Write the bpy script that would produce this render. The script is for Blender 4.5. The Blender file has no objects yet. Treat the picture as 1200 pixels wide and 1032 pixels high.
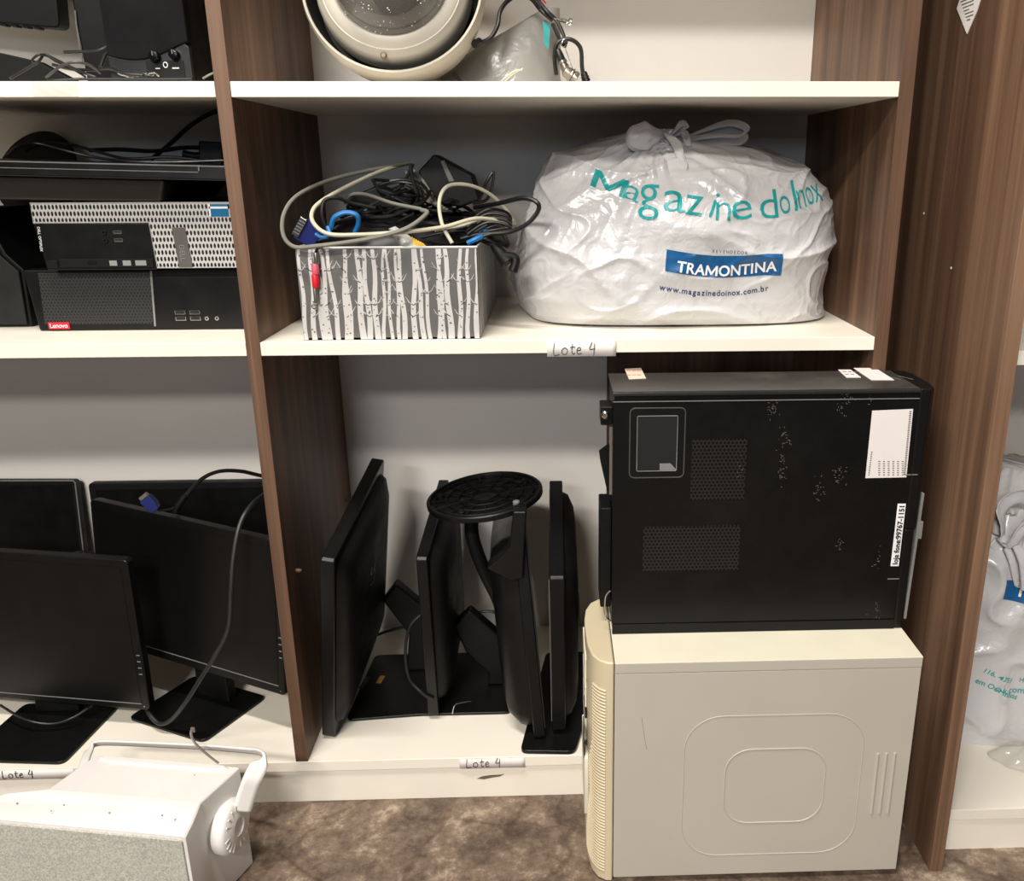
import bpy, bmesh, math, random
from math import sin, cos, pi, radians
from mathutils import Vector, Matrix, noise
from mathutils.bvhtree import BVHTree
V = Vector
random.seed(7)
SC = bpy.context.scene
COL = SC.collection
# ------------------------------------------------------------------ camera (solved from the bookcase's own lines)
F, CX, CY = 1021.94, 684.76, 514.45
CAM = V((.42704, -1.25998, 1.04166))
from mathutils import Euler
RM = Euler((1.26824, .00281, -.03432), 'XYZ').to_matrix()
def at(u, v, x=None, y=None, z=None):
    d = RM @ V(((u-CX)/F, -(v-CY)/F, -1.0))
    if x is not None: t = (x-CAM.x)/d.x
    elif y is not None: t = (y-CAM.y)/d.y
    else: t = (z-CAM.z)/d.z
    return CAM + d*t
def P(l): return [at(u, v, y=y) for u, v, y in l]
cd = bpy.data.cameras.new('camera'); cam = bpy.data.objects.new('camera', cd); COL.objects.link(cam)
cam.location = CAM; cam.rotation_euler = (1.26824, .00281, -.03432)
cd.sensor_width = 36; cd.sensor_fit = 'HORIZONTAL'; cd.lens = F/1200*36
cd.shift_x = -(CX-600)/1200; cd.shift_y = -(516-CY)/1200
cd.clip_start = .01
SC.camera = cam

# ------------------------------------------------------------------ materials
def lin(c):
    r = []
    for k in c:
        k /= 255; r.append(k/12.92 if k <= .04045 else ((k+.055)/1.055)**2.4)
    return (*r, 1)
MATS = {}
class NT:
    def __init__(s, name):
        m = bpy.data.materials.new(name); m.use_nodes = True; s.m = m; s.t = m.node_tree; s.b = s.t.nodes['Principled BSDF']
    def n(s, typ, **k):
        o = s.t.nodes.new(typ)
        for a, b in k.items():
            if a.startswith('_'): setattr(o, a[1:], b)
            else: o.inputs[a.replace('__', ' ')].default_value = b
        return o
    def l(s, a, b): s.t.links.new(a, b)
    def math(s, op, a, b=None, c=None):
        o = s.t.nodes.new('ShaderNodeMath'); o.operation = op
        for i, v in enumerate((a, b, c)):
            if v is None: continue
            if isinstance(v, (int, float)): o.inputs[i].default_value = v
            else: s.l(v, o.inputs[i])
        return o.outputs[0]
    def coord(s, scale=(1, 1, 1)):
        tc = s.n('ShaderNodeTexCoord'); mp = s.n('ShaderNodeMapping'); mp.inputs['Scale'].default_value = scale
        s.l(tc.outputs['Object'], mp.inputs[0]); return mp.outputs[0]
    def noise(s, vec, scale, detail=4, rough=.55):
        o = s.n('ShaderNodeTexNoise', Scale=scale, Detail=detail, Roughness=rough); s.l(vec, o.inputs['Vector']); return o.outputs['Fac']
    def ramp(s, fac, stops):
        o = s.n('ShaderNodeValToRGB'); e = o.color_ramp.elements
        while len(e) < len(stops): e.new(.5)
        for q, (p, c) in zip(e, stops): q.position = p; q.color = c
        s.l(fac, o.inputs[0]); return o.outputs[0]
    def bump(s, h, strength=.2, dist=.001):
        o = s.n('ShaderNodeBump', Strength=strength, Distance=dist); s.l(h, o.inputs['Height']); s.l(o.outputs[0], s.b.inputs['Normal']); return o
def simple(name, c, rough=.5, metal=0, var=.12, vs=14, bump=0, bs=300, spec=.5, dust=0, coat=0):
    if name in MATS: return MATS[name]
    q = NT(name); c = lin(c); co = q.coord()
    lo = tuple(k*(1-var) for k in c[:3])+(1,); hi = tuple(min(1, k*(1+var)) for k in c[:3])+(1,)
    col = q.ramp(q.noise(co, vs), [(.3, lo), (.7, hi)])
    if dust:
        f = q.noise(co, 6, 8, .7); f2 = q.ramp(f, [(.48, (0, 0, 0, 1)), (.75, (dust, dust, dust, 1))])
        mx = q.n('ShaderNodeMix', _data_type='RGBA'); q.l(f2, mx.inputs[0]); q.l(col, mx.inputs[6]); mx.inputs[7].default_value = lin((120, 115, 105)); col = mx.outputs[2]
    q.l(col, q.b.inputs['Base Color'])
    r = q.ramp(q.noise(co, 25, 5), [(.3, (rough*.85,)*3+(1,)), (.7, (min(1, rough*1.15),)*3+(1,))]); q.l(r, q.b.inputs['Roughness'])
    q.b.inputs['Metallic'].default_value = metal; q.b.inputs['Specular IOR Level'].default_value = spec
    if coat: q.b.inputs['Coat Weight'].default_value = coat
    if bump: q.bump(q.noise(co, bs, 2), bump)
    MATS[name] = q.m; return q.m
def wood():
    q = NT('walnut_laminate'); 
    a = q.noise(q.coord((34, 34, .9)), 1.0, 5, .6); b = q.noise(q.coord((7, 7, .4)), 1.0, 3, .5); c = q.noise(q.coord((260, 260, 4)), 1.0, 2)
    s = q.math('ADD', q.math('MULTIPLY', a, .5), q.math('MULTIPLY', b, .5))
    s = q.math('ADD', q.math('MULTIPLY', s, .88), q.math('MULTIPLY', c, .12))
    col = q.ramp(s, [(.36, lin((72, 50, 37))), (.47, lin((98, 73, 56))), (.56, lin((126, 97, 76))), (.68, lin((148, 119, 97)))])
    q.l(col, q.b.inputs['Base Color']); q.b.inputs['Roughness'].default_value = .5; q.b.inputs['Specular IOR Level'].default_value = .35
    q.bump(c, .15, .0005); return q.m
WOOD = wood()
def floorm():
    q = NT('mottled_brown_floor'); co = q.coord()
    a = q.noise(co, 11, 12, .75); b = q.noise(co, 60, 8, .8); c = q.noise(co, 2.6, 4, .6)
    v = q.n('ShaderNodeTexVoronoi', Scale=7.0, _feature='DISTANCE_TO_EDGE')
    mp = q.n('ShaderNodeMix', _data_type='VECTOR'); mp.inputs[0].default_value = .12
    nz = q.n('ShaderNodeTexNoise', Scale=8, Detail=6); q.l(co, nz.inputs['Vector']); q.l(co, mp.inputs[4]); q.l(nz.outputs['Color'], mp.inputs[5]); q.l(mp.outputs[1], v.inputs['Vector'])
    s = q.math('ADD', q.math('ADD', q.math('MULTIPLY', a, .5), q.math('MULTIPLY', b, .3)), q.math('MULTIPLY', c, .2))
    col = q.ramp(s, [(.39, lin((52, 42, 35))), (.47, lin((94, 78, 66))), (.54, lin((126, 108, 92))), (.62, lin((186, 168, 148)))])
    e = q.ramp(v.outputs['Distance'], [(0, (.55, .5, .47, 1)), (.05, (1, 1, 1, 1))])
    mx = q.n('ShaderNodeMix', _data_type='RGBA', _blend_type='MULTIPLY'); mx.inputs[0].default_value = .8; q.l(col, mx.inputs[6]); q.l(e, mx.inputs[7])
    q.l(mx.outputs[2], q.b.inputs['Base Color']); q.b.inputs['Roughness'].default_value = .55
    q.bump(s, .5, .004); return q.m
WHITE = simple('cream_melamine', (236, 229, 215), .42, var=.025, vs=5)
BACK = simple('grey_white_back_panel', (228, 223, 216), .6, var=.03, vs=3)
WALLM = simple('painted_wall', (190, 184, 174), .8, var=.04, bump=.1)
BLK = simple('black_plastic', (13, 13, 13), .36, bump=.1, bs=700, dust=.012, spec=.3)
BLKM = simple('matte_black_plastic', (9, 9, 9), .55, dust=.015, spec=.25)
BLKG = simple('glossy_black_trim', (10, 10, 10), .16)
STEEL = simple('black_painted_steel', (10, 10, 10), .36, bump=.2, bs=500, dust=.02, spec=.28)
SCREEN = simple('matte_dark_screen', (11, 11, 11), .34, var=.05, spec=.35)
GREY = simple('grey_trim', (120, 120, 118), .4)
CHROME = simple('bright_metal', (200, 198, 192), .25, metal=1)
SOCK = simple('dark_socket', (5, 5, 5), .7)
RUB = simple('black_cable_rubber', (17, 17, 18), .45)
BEIGEC = simple('beige_grey_cable', (188, 184, 162), .5)
GREYC = simple('grey_cable', (118, 116, 106), .5)
BLUEC = simple('blue_cable', (28, 112, 176), .45)
BLUEP = simple('blue_plug_plastic', (32, 44, 110), .4)
PAPER = simple('white_paper', (226, 220, 216), .7, var=.02)
INK = simple('black_ink', (24, 22, 26), .6)
BEIGE = simple('yellowed_beige_plastic', (204, 190, 160), .42, var=.05, vs=6, bump=.1)
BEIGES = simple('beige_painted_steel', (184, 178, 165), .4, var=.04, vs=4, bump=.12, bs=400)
BEIGET = simple('beige_lit_top_tone', (226, 220, 200), .4, var=.03)  # case beige lightened for lamp light on its top; drive bays share it
SPKW = simple('scuffed_white_plastic', (228, 224, 220), .45, var=.04, vs=9, dust=.12)
BOXG = simple('silvery_grey_card', (112, 110, 107), .35, metal=.35, var=.05)
BIRCH = simple('silver_white_print', (206, 203, 200), .4, metal=.2, var=.05)
TEAL = simple('teal_print', (22, 152, 152), .4)
NAVY = simple('blue_print', (16, 84, 136), .4)
WPR = simple('white_print', (236, 236, 236), .4)
RED = simple('red_plastic', (205, 30, 44), .4)
PINK = simple('pink_plastic', (214, 92, 110), .4)
YEL = simple('yellow_label', (206, 150, 60), .5)
ORG = simple('yellow_connectors', (214, 170, 70), .4)
DOMES = simple('weathered_off_white_paint', (188, 182, 169), .42, var=.06, vs=8, dust=.5)
def glass(name, c, alpha, rough=.1, trans=0):
    q = NT(name); q.b.inputs['Base Color'].default_value = lin(c); q.b.inputs['Alpha'].default_value = alpha
    q.b.inputs['Roughness'].default_value = rough; q.b.inputs['Transmission Weight'].default_value = trans
    co = q.coord(); q.bump(q.noise(co, 40, 4), .3, .003); return q.m
CLEAR = glass('clear_plastic_film', (225, 225, 220), .5)
SMOKE = glass('smoky_dome_glass', (104, 100, 97), .72, .05)
def plastic_bag(name, c, alpha=1, cr=1.0):
    q = NT(name); co = q.coord(); q.b.inputs['Base Color'].default_value = lin(c)
    q.b.inputs['Roughness'].default_value = .24; q.b.inputs['Specular IOR Level'].default_value = .7
    q.b.inputs['Subsurface Weight'].default_value = .0; q.b.inputs['Alpha'].default_value = alpha
    wv = q.n('ShaderNodeTexNoise', Scale=9, Detail=3); q.l(co, wv.inputs['Vector'])
    mx = q.n('ShaderNodeMix', _data_type='VECTOR'); mx.inputs[0].default_value = .15; q.l(co, mx.inputs[4]); q.l(wv.outputs['Color'], mx.inputs[5])
    n1 = q.noise(mx.outputs[1], 16, 3, .5); r1 = q.math('ABSOLUTE', q.math('SUBTRACT', n1, .5))
    n2 = q.noise(mx.outputs[1], 45, 3, .5); r2 = q.math('ABSOLUTE', q.math('SUBTRACT', n2, .5))
    h = q.math('ADD', r1, q.math('MULTIPLY', r2, .4)); q.bump(h, .2*cr, .03)
    return q.m
BAGM = plastic_bag('white_carrier_bag_film', (198, 197, 198))
BAGT = plastic_bag('thin_grey_white_bag_film', (146, 143, 138), .95, .5)
def perforated(name, base, hole, pitch=.0045, ratio=.42, rough=.4, metal=0, long=1.0):
    """staggered small holes seen face-on in object x-z; real pits are drawn as dark perforations"""
    q = NT(name); tc = q.n('ShaderNodeTexCoord'); sp = q.n('ShaderNodeSeparateXYZ'); q.l(tc.outputs['Object'], sp.inputs[0])
    px, pz = pitch, pitch*long
    zr = q.math('DIVIDE', sp.outputs['Z'], pz); row = q.math('FLOOR', zr)
    xs = q.math('ADD', q.math('DIVIDE', sp.outputs['X'], px), q.math('MULTIPLY', q.math('MODULO', row, 2), .5))
    fx = q.math('SUBTRACT', q.math('FRACT', q.math('ADD', xs, 200)), .5); fz = q.math('SUBTRACT', q.math('FRACT', zr), .5)
    fz = q.math('MULTIPLY', fz, .85)
    d = q.math('SQRT', q.math('ADD', q.math('MULTIPLY', fx, fx), q.math('MULTIPLY', fz, fz)))
    m = q.math('LESS_THAN', d, ratio*.72)
    mx = q.n('ShaderNodeMix', _data_type='RGBA'); q.l(m, mx.inputs[0]); mx.inputs[6].default_value = lin(base); mx.inputs[7].default_value = lin(hole)
    q.l(mx.outputs[2], q.b.inputs['Base Color']); q.b.inputs['Roughness'].default_value = rough
    q.l(q.math('MULTIPLY', q.math('SUBTRACT', 1, m), metal), q.b.inputs['Metallic'])
    q.bump(q.math('SUBTRACT', 1, m), .6, .001); return q.m
MESHG = perforated('silver_perforated_mesh', (196, 194, 190), (14, 14, 14), .0054, .44, .4, .2, 1.75)
MESHB = perforated('black_hexagon_mesh', (40, 41, 42), (6, 6, 6), .0052, .5, .5, 0, .9)
MESHS = perforated('small_speaker_holes', (46, 46, 44), (4, 4, 4), .003, .5, .5)
MESHT = perforated('black_side_vent_holes', (36, 36, 34), (1, 1, 1), .0055, .52, .3, 0, .95)

# ------------------------------------------------------------------ geometry helpers
class G:
    def __init__(s): s.bm = bmesh.new()
    def hexa(s, p, mi=0):
        v = [s.bm.verts.new(q) for q in p]
        for f in ((3, 2, 1, 0), (4, 5, 6, 7), (0, 1, 5, 4), (1, 2, 6, 5), (2, 3, 7, 6), (3, 0, 4, 7)):
            s.bm.faces.new([v[i] for i in f]).material_index = mi
        return s
    def box(s, x0, x1, y0, y1, z0, z1, M=None, mi=0):
        p = [V((x, y, z)) for z in (z0, z1) for x, y in ((x0, y0), (x1, y0), (x1, y1), (x0, y1))]
        if M: p = [M @ q for q in p]
        return s.hexa(p, mi)
    def prism(s, poly, axis, a0, a1, mi=0, M=None):
        def mk(u, w, a):
            q = {'x': V((a, u, w)), 'y': V((u, a, w)), 'z': V((u, w, a))}[axis]; return M @ q if M else q
        A = [s.bm.verts.new(mk(u, w, a0)) for u, w in poly]; B = [s.bm.verts.new(mk(u, w, a1)) for u, w in poly]
        n = len(A); s.bm.faces.new(A[::-1]).material_index = mi; s.bm.faces.new(B).material_index = mi
        for i in range(n): s.bm.faces.new((A[i], A[(i+1) % n], B[(i+1) % n], B[i])).material_index = mi
        return s
    def tube(s, pts, r, seg=8, sub=8, closed=False, smooth=True, flat=1.0, mi=0, up=None):
        pts = [V(p) for p in pts]
        c = catmull(pts, sub, closed) if smooth and len(pts) > 2 else pts
        n = len(c); rs = r if callable(r) else (lambda t: r)
        T = []
        for i in range(n):
            a = c[(i-1) % n] if closed else c[max(i-1, 0)]; b = c[(i+1) % n] if closed else c[min(i+1, n-1)]
            t = (b-a); T.append(t.normalized() if t.length > 1e-9 else V((0, 0, 1)))
        nrm = V(up) if up else (V((0, 0, 1)) if abs(T[0].z) < .9 else V((1, 0, 0)))
        rings = []
        for i in range(n):
            if up: nrm = V(up)
            nrm = (nrm - T[i]*nrm.dot(T[i]));
            if nrm.length < 1e-6: nrm = T[i].orthogonal()
            nrm.normalize(); bi = T[i].cross(nrm); R = rs(i/max(1, n-1))
            rings.append([s.bm.verts.new(c[i]+nrm*(cos(2*pi*k/seg)*R*flat)+bi*(sin(2*pi*k/seg)*R)) for k in range(seg)])
        for i in range(n if closed else n-1):
            a, b = rings[i], rings[(i+1) % n]
            for k in range(seg): s.bm.faces.new((a[k], a[(k+1) % seg], b[(k+1) % seg], b[k])).material_index = mi
        if not closed:
            s.bm.faces.new(rings[0][::-1]).material_index = mi; s.bm.faces.new(rings[-1]).material_index = mi
        return s
    def lathe(s, prof, M=None, seg=48, mi=0, cap=True):
        """prof: (radius, height) along local z"""
        M = M or Matrix.Identity(4); rings = []
        for r, h in prof:
            if r < 1e-6: rings.append([s.bm.verts.new(M @ V((0, 0, h)))])
            else: rings.append([s.bm.verts.new(M @ V((r*cos(2*pi*k/seg), r*sin(2*pi*k/seg), h))) for k in range(seg)])
        for a, b in zip(rings, rings[1:]):
            for k in range(seg):
                k2 = (k+1) % seg
                if len(a) == 1 and len(b) == 1: continue
                if len(a) == 1: f = (a[0], b[k2], b[k])
                elif len(b) == 1: f = (a[k], a[k2], b[0])
                else: f = (a[k], a[k2], b[k2], b[k])
                s.bm.faces.new(f).material_index = mi
        if cap:
            if len(rings[0]) > 1: s.bm.faces.new(rings[0][::-1]).material_index = mi
            if len(rings[-1]) > 1: s.bm.faces.new(rings[-1]).material_index = mi
        return s
    def grid(s, fn, nu, nv, closeu=False):
        g = [[s.bm.verts.new(fn(i/nu, j/nv)) for i in range(nu if closeu else nu+1)] for j in range(nv+1)]
        m = len(g[0])
        for j in range(nv):
            for i in range(nu):
                s.bm.faces.new((g[j][i], g[j][(i+1) % m], g[j+1][(i+1) % m], g[j+1][i]))
        return s
def catmull(p, sub, closed=False):
    o = []; n = len(p)
    for i in range(n if closed else n-1):
        a, b, c, d = (p[(i-1) % n], p[i], p[(i+1) % n], p[(i+2) % n]) if closed else (p[max(i-1, 0)], p[i], p[i+1], p[min(i+2, n-1)])
        for k in range(sub):
            t = k/sub; o.append(.5*((2*b)+(c-a)*t+(2*a-5*b+4*c-d)*t*t+(3*b-a-3*c+d)*t**3))
    if not closed: o.append(p[-1])
    return o
def rrect(x0, x1, z0, z1, r, n=6):
    o = []
    for cx, cz, a in ((x1-r, z1-r, 0), (x0+r, z1-r, 90), (x0+r, z0+r, 180), (x1-r, z0+r, 270)):
        for k in range(n+1):
            t = radians(a+90*k/n); o.append((cx+r*cos(t), cz+r*sin(t)))
    return o
ROOTS = {}
def obj(name, g, mat, parent=None, bevel=0, seg=3, angle=38, local=False, solid=0):
    bm = g.bm; bmesh.ops.recalc_face_normals(bm, faces=bm.faces)
    me = bpy.data.meshes.new(name); bm.to_mesh(me); bm.free()
    for m in (mat if isinstance(mat, (list, tuple)) else [mat]): me.materials.append(m)
    me.polygons.foreach_set('use_smooth', [True]*len(me.polygons)); me.set_sharp_from_angle(angle=radians(angle))
    o = bpy.data.objects.new(name, me); COL.objects.link(o)
    if solid:
        m = o.modifiers.new('thick', 'SOLIDIFY'); m.thickness = solid; m.offset = 0
    if bevel:
        m = o.modifiers.new('bevel', 'BEVEL'); m.width = bevel; m.segments = seg; m.limit_method = 'ANGLE'; m.angle_limit = radians(40); m.harden_normals = True
    if parent is not None: attach(o, parent, local)
    return o
def attach(o, parent, local=False):
    o.parent = parent
    if not local: o.matrix_parent_inverse = ROOTS.get(parent.name, Matrix.Identity(4)).inverted()
def thing(name, label, cat, loc=(0, 0, 0), M=None, group=None):
    o = bpy.data.objects.new(name, None); COL.objects.link(o); o.empty_display_size = .03
    Mx = M if M is not None else Matrix.Translation(V(loc)); o.matrix_world = Mx; ROOTS[o.name] = Mx.copy()
    return tag(o, label, cat, group)
def tag(o, label=None, cat=None, group=None, kind=None):
    if label: o['label'] = label
    if cat: o['category'] = cat
    if group: o['group'] = group
    if kind: o['kind'] = kind
    return o
def struct(name, g, mat, bevel=0): return tag(obj(name, g, mat, bevel=bevel), kind='structure')
def frame_at(origin, xd, zd):
    X = V(xd).normalized(); Z = V(zd); Z = (Z-X*Z.dot(X)).normalized(); Y = Z.cross(X)
    M = Matrix.Identity(4)
    for i, c in enumerate((X, Y, Z)):
        for r in range(3): M[r][i] = c[r]
    M.translation = V(origin); return M
def textg(body, size, M, depth=.0003, align='LEFT', G_=None, shear=0, offset=0, space=1.0, mi=0):
    """writing as a thin mesh: local x right, local y up, mapped by M"""
    if body == 'M':
        g = G_ or G(); k = size
        P_ = [(0, 0), (.02, .68), (.15, .68), (.41, .24), (.67, .68), (.80, .68), (.82, 0), (.69, 0), (.68, .44), (.46, .06), (.36, .06), (.14, .44), (.13, 0)]
        g.bm.faces.new([g.bm.verts.new(M @ V(((a-.41)*k, b*k, 0))) for a, b in P_]); return g
    c = bpy.data.curves.new('t', 'FONT'); c.body = body; c.size = size; c.extrude = depth; c.align_x = align; c.shear = shear; c.offset = offset; c.space_character = space; c.resolution_u = 3
    t = bpy.data.objects.new('t', c); COL.objects.link(t); dg = bpy.context.evaluated_depsgraph_get(); me = bpy.data.meshes.new_from_object(t.evaluated_get(dg))
    me.transform(M); g = G_ or G(); n0 = len(g.bm.faces); g.bm.from_mesh(me); g.bm.faces.ensure_lookup_table()
    for f in g.bm.faces[n0:]: f.material_index = mi
    bpy.data.objects.remove(t); bpy.data.curves.remove(c); bpy.data.meshes.remove(me); return g
def face_xz(x, y, z, rot=0):  # text plane facing -y
    return Matrix.Translation((x, y, z)) @ Matrix.Rotation(pi/2, 4, 'X') @ Matrix.Rotation(rot, 4, 'Z')

# ------------------------------------------------------------------ the setting
struct('floor', G().box(-2.2, 2.6, -3.2, .50, -.03, 0), floorm())
struct('wall_back', G().box(-2.2, 2.6, .47, .50, 0, 2.7), WALLM)

# ------------------------------------------------------------------ bookcase
Z1, Z2, ZB, TS, D, TU, W = 1.1513, .8006, .0839, .0198, .445, .0202, .90
bc = thing('bookcase', 'walnut-sided bookcase with cream shelves holding the boxed cables, white bag and monitors', 'bookcase', (0, 0, 0))
for x0 in (-W-2*TU, -TU):
    obj('upright', G().box(x0, x0+TU, 0, D, ZB, 1.87), WOOD, bc, .0008)
obj('upright', G().box(W, W+TU, 0, D, 0, 1.87), WOOD, bc, .0008)
for z in (Z1, Z2, 1.502):
    for x0, x1 in ((-W-TU, -TU), (0, W)):
        obj('shelf', G().box(x0+.0002, x1-.0002, 0.0004, D-.001, z-TS, z), WHITE, bc, .0009)
obj('base_board', G().box(-W-2*TU, W-.0002, -.0005, D-.001, ZB-.0195, ZB), WHITE, bc, .0009)
obj('kick_board', G().box(-W-2*TU, W-.0002, .004, .022, 0, ZB-.0195), WHITE, bc, .0008)
obj('top_board', G().box(-W-2*TU, W+TU, 0, D, 1.87, 1.89), WOOD, bc, .0008)
obj('back_panel', G().box(-W-2*TU, W+TU, D, D+.006, 0, 1.89), BACK, bc)
obj('inner_back_board', G().box(.5295, W-.0004, D-.016, D-.0004, ZB+.0003, Z2-TS-.0004), WOOD, bc)
for p, ax in (((0.0, .049, .415), 1), ((0.0, .4, .402), 1)):
    M = Matrix.Translation(p) @ Matrix.Rotation(pi/2, 4, 'Y')
    obj('shelf_pin', G().lathe([(.0035, -.001), (.0035, .006), (.0015, .009)], M, 12), simple('brown_screw_head', (120, 92, 72), .4), bc)
# scuff on the kick board
obj('scuff', G().prism([(.283, .038), (.292, .0425), (.306, .0445), (.322, .045), (.330, .0462), (.322, .0415), (.308, .0395), (.295, .0365)], 'y', .0034, .0041), simple('worn_brown_scuff', (104, 92, 78), .7), bc)
# transparent tape pucker on the top left shelf's edge
tp = G(); tp.grid(lambda u, v: V((-.258+.058*u, -.0007-.0012*abs(sin(u*9+v*5))*sin(pi*u)*sin(pi*v), 1.1325+.0185*v)), 24, 8)
obj('tape_patch', tp, CLEAR, bc)

# ------------------------------------------------------------------ right cabinet
XR, YR = .995, -.190
rc = thing('cabinet', 'tall walnut-sided cabinet at the right standing further forward than the bookcase', 'cabinet', (XR, YR, 0))
obj('upright', G().box(XR, XR+.0202, YR, .40, 0, 1.95), WOOD, rc, .0008)
obj('upright', G().box(XR+.92, XR+.94, YR, .40, 0, 1.95), WOOD, rc, .0008)
for z in (.079, .809, 1.20, 1.60): obj('base_board' if z < .1 else 'shelf', G().box(XR+.0205, XR+.9198, YR+.040, .399, z-.0195, z), WHITE, rc, .0009)
obj('kick_board', G().box(XR+.0205, XR+.9198, YR+.044, YR+.062, 0, .0592), WHITE, rc)
obj('back_panel', G().box(XR, XR+.94, .4002, .406, 0, 1.95), BACK, rc)
obj('top_board', G().box(XR, XR+.94, YR, .40, 1.9502, 1.97), WOOD, rc)
for y, z in ((.101, .972), (-.015, .902)):
    obj('chip', G().lathe([(.0016, 0), (.0022, .0008), (.001, .0014)], Matrix.Translation((XR, y, z)) @ Matrix.Rotation(-pi/2, 4, 'Y'), 7), simple('pale_chip', (200, 190, 178), .8), rc)
# paper tag stuck on its side
q = [at(u, v, x=XR) for u, v in ((1122, 10), (1130, -14), (1152, -8), (1146, 12), (1134, 40))]
g = G(); g.prism([(p.y, p.z) for p in q], 'x', XR-.0012, XR-.0002)
pt = tag(obj('paper_tag', g, PAPER), 'small white printed tag stuck on the cabinet side, top right', 'tag')
g = G()
for k in range(7):
    a = at(1127+k*1.2, 2+k*3.6, x=XR); b = at(1143-k*.2, 2+k*3.2+5, x=XR)
    b = a+(b-a)*(.9 if k % 3 else .5)
    g.box(XR-.0016, XR-.0012, min(a.y, b.y), max(a.y, b.y), a.z-.0006, a.z+.0006)
obj('printed_lines', g, simple('grey_ink', (120, 116, 112), .7), pt)

# ------------------------------------------------------------------ lot labels (handwritten)
def strokes_lote(x, z, h, y, slant=0):
    S = [[(0, 1.05), (-.05, 0), (.45, .02)], [(.95, .62), (.72, .5), (.66, .2), (.85, .02), (1.1, .1), (1.16, .42), (.98, .62), (.9, .6)],
         [(1.62, 1.0), (1.55, .3), (1.66, .05), (1.82, .12)], [(1.4, .66), (1.85, .7)],
         [(2.02, .36), (2.32, .42), (2.3, .62), (2.1, .6), (2.0, .3), (2.12, .05), (2.42, .12)],
         [(3.35, 1.1), (3.12, .5), (3.6, .52)], [(3.58, 1.0), (3.5, -.1)]]
    return [[V((x+a*h, y, z+b*h)) for a, b in s] for s in S]
def lote(x0, x1, z0, z1, tx, tz, h, label):
    y = -.0016
    o = obj('lot_label', G().grid(lambda u, v: V((x0+(x1-x0)*u, y-.0003*sin(u*5)**2-.0004, z0+(z1-z0)*v)), 16, 2), PAPER, solid=.0003); tag(o, label, 'label', 'handwritten lot labels taped on shelf edges')
    g = G()
    for s in strokes_lote(tx, tz, h, y-.0009): g.tube([q+V((0, -.0005, 0)) for q in s], .00105, 5, 5, flat=.5)
    obj('handwriting', g, INK, o)
    return o
lote(.415, .516, Z2-.0245, Z2-.001, .4255, Z2-.0215, .0165, 'white paper strip reading Lote 4 under the white carrier bag')
lote(-.56, -.388, ZB-.0195, ZB-.001, -.505, ZB-.016, .0135, 'white paper strip reading Lote 4 at lower left beneath the front monitor')
lote(.255, .366, ZB-.020, ZB-.001, .268, ZB-.0175, .0155, 'white paper strip reading Lote 4 below the monitors standing on edge')

# ------------------------------------------------------------------ monitors
def monitor(root, w, h, t=.018, bulge=.03, bw=None, bh=None, bezel=.014, trim=BLK, rim=None, logo_back=False, buttons=False, chin=0, nframe=BLKM):
    """local frame: x width, z up, screen faces -y"""
    a = obj('housing', G().prism(rrect(-w/2, w/2, 0, h, .008), 'y', 0, t), trim, root, .0025, local=True)
    bw = bw or w*.72; bh = bh or h*.7; z0 = (h-bh)/2
    g = G(); n = 3; 
    prof = [(1.0, 0), (.97, .45), (.86, .85), (.7, 1.0)]
    rings = []
    for s_, d in prof:
        rr = rrect(-bw/2*s_, bw/2*s_, h/2-bh/2*s_, h/2+bh/2*s_, .03*s_)
        rings.append([g.bm.verts.new((u, t+bulge*d-.001, v)) for u, v in rr])
    for p, q_ in zip(rings, rings[1:]):
        for k in range(len(p)): g.bm.faces.new((p[k], p[(k+1) % len(p)], q_[(k+1) % len(p)], q_[k]))
    g.bm.faces.new(rings[-1]); g.bm.faces.new(rings[0][::-1])
    obj('back_cover', g, nframe, root, .002, local=True)
    obj('screen', G().box(-w/2+bezel, w/2-bezel, -.0006, .001, bezel+chin, h-bezel), SCREEN, root, local=True)
    g = G(); b = bezel*.96
    for q_ in ((-w/2+.001, w/2-.001, b+chin, b+chin-.0015), (-w/2+.006, w/2-.006, h-.0015, h-.004)):
        pass
    g.box(-w/2+b, w/2-b, -.0012, .0005, chin+b-.0012, chin+b); obj('bezel_line', g, rim or GREY, root, local=True)
    if buttons:
        for k in range(4): obj('button', G().box(w/2-.0095, w/2-.0035, -.0008, .001, h*.18+.0125*k+.02, h*.18+.0125*k+.0215), GREY, root, local=True)
        obj('power_light', G().lathe([(.0012, -.0008), (.0012, .001)], Matrix.Translation((w/2-.009, 0, .008)) @ Matrix.Rotation(pi/2, 4, 'X'), 10), CHROME, root, local=True)
    if logo_back:
        g = G(); M = Matrix.Translation((w*.12, t+bulge+.0002, h*.5)) @ Matrix.Rotation(pi/2, 4, 'X')
        g.tube([M @ V((.012*cos(k), .016*sin(k), 0)) for k in [i*pi/9 for i in range(13)]], .0009, 5, 2)
        g.tube([M @ V((.020+.008*cos(k), .014*sin(k), 0)) for k in [pi/2+i*pi/9 for i in range(13)]], .0009, 5, 2)
        obj('logo', g, GREY, root, local=True)
def yaw_frame(x, y, z, yaw, roll=0, tilt=0):
    return Matrix.Translation((x, y, z)) @ Matrix.Rotation(radians(yaw), 4, 'Z') @ Matrix.Rotation(radians(tilt), 4, 'X') @ Matrix.Rotation(radians(roll), 4, 'Y')
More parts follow.
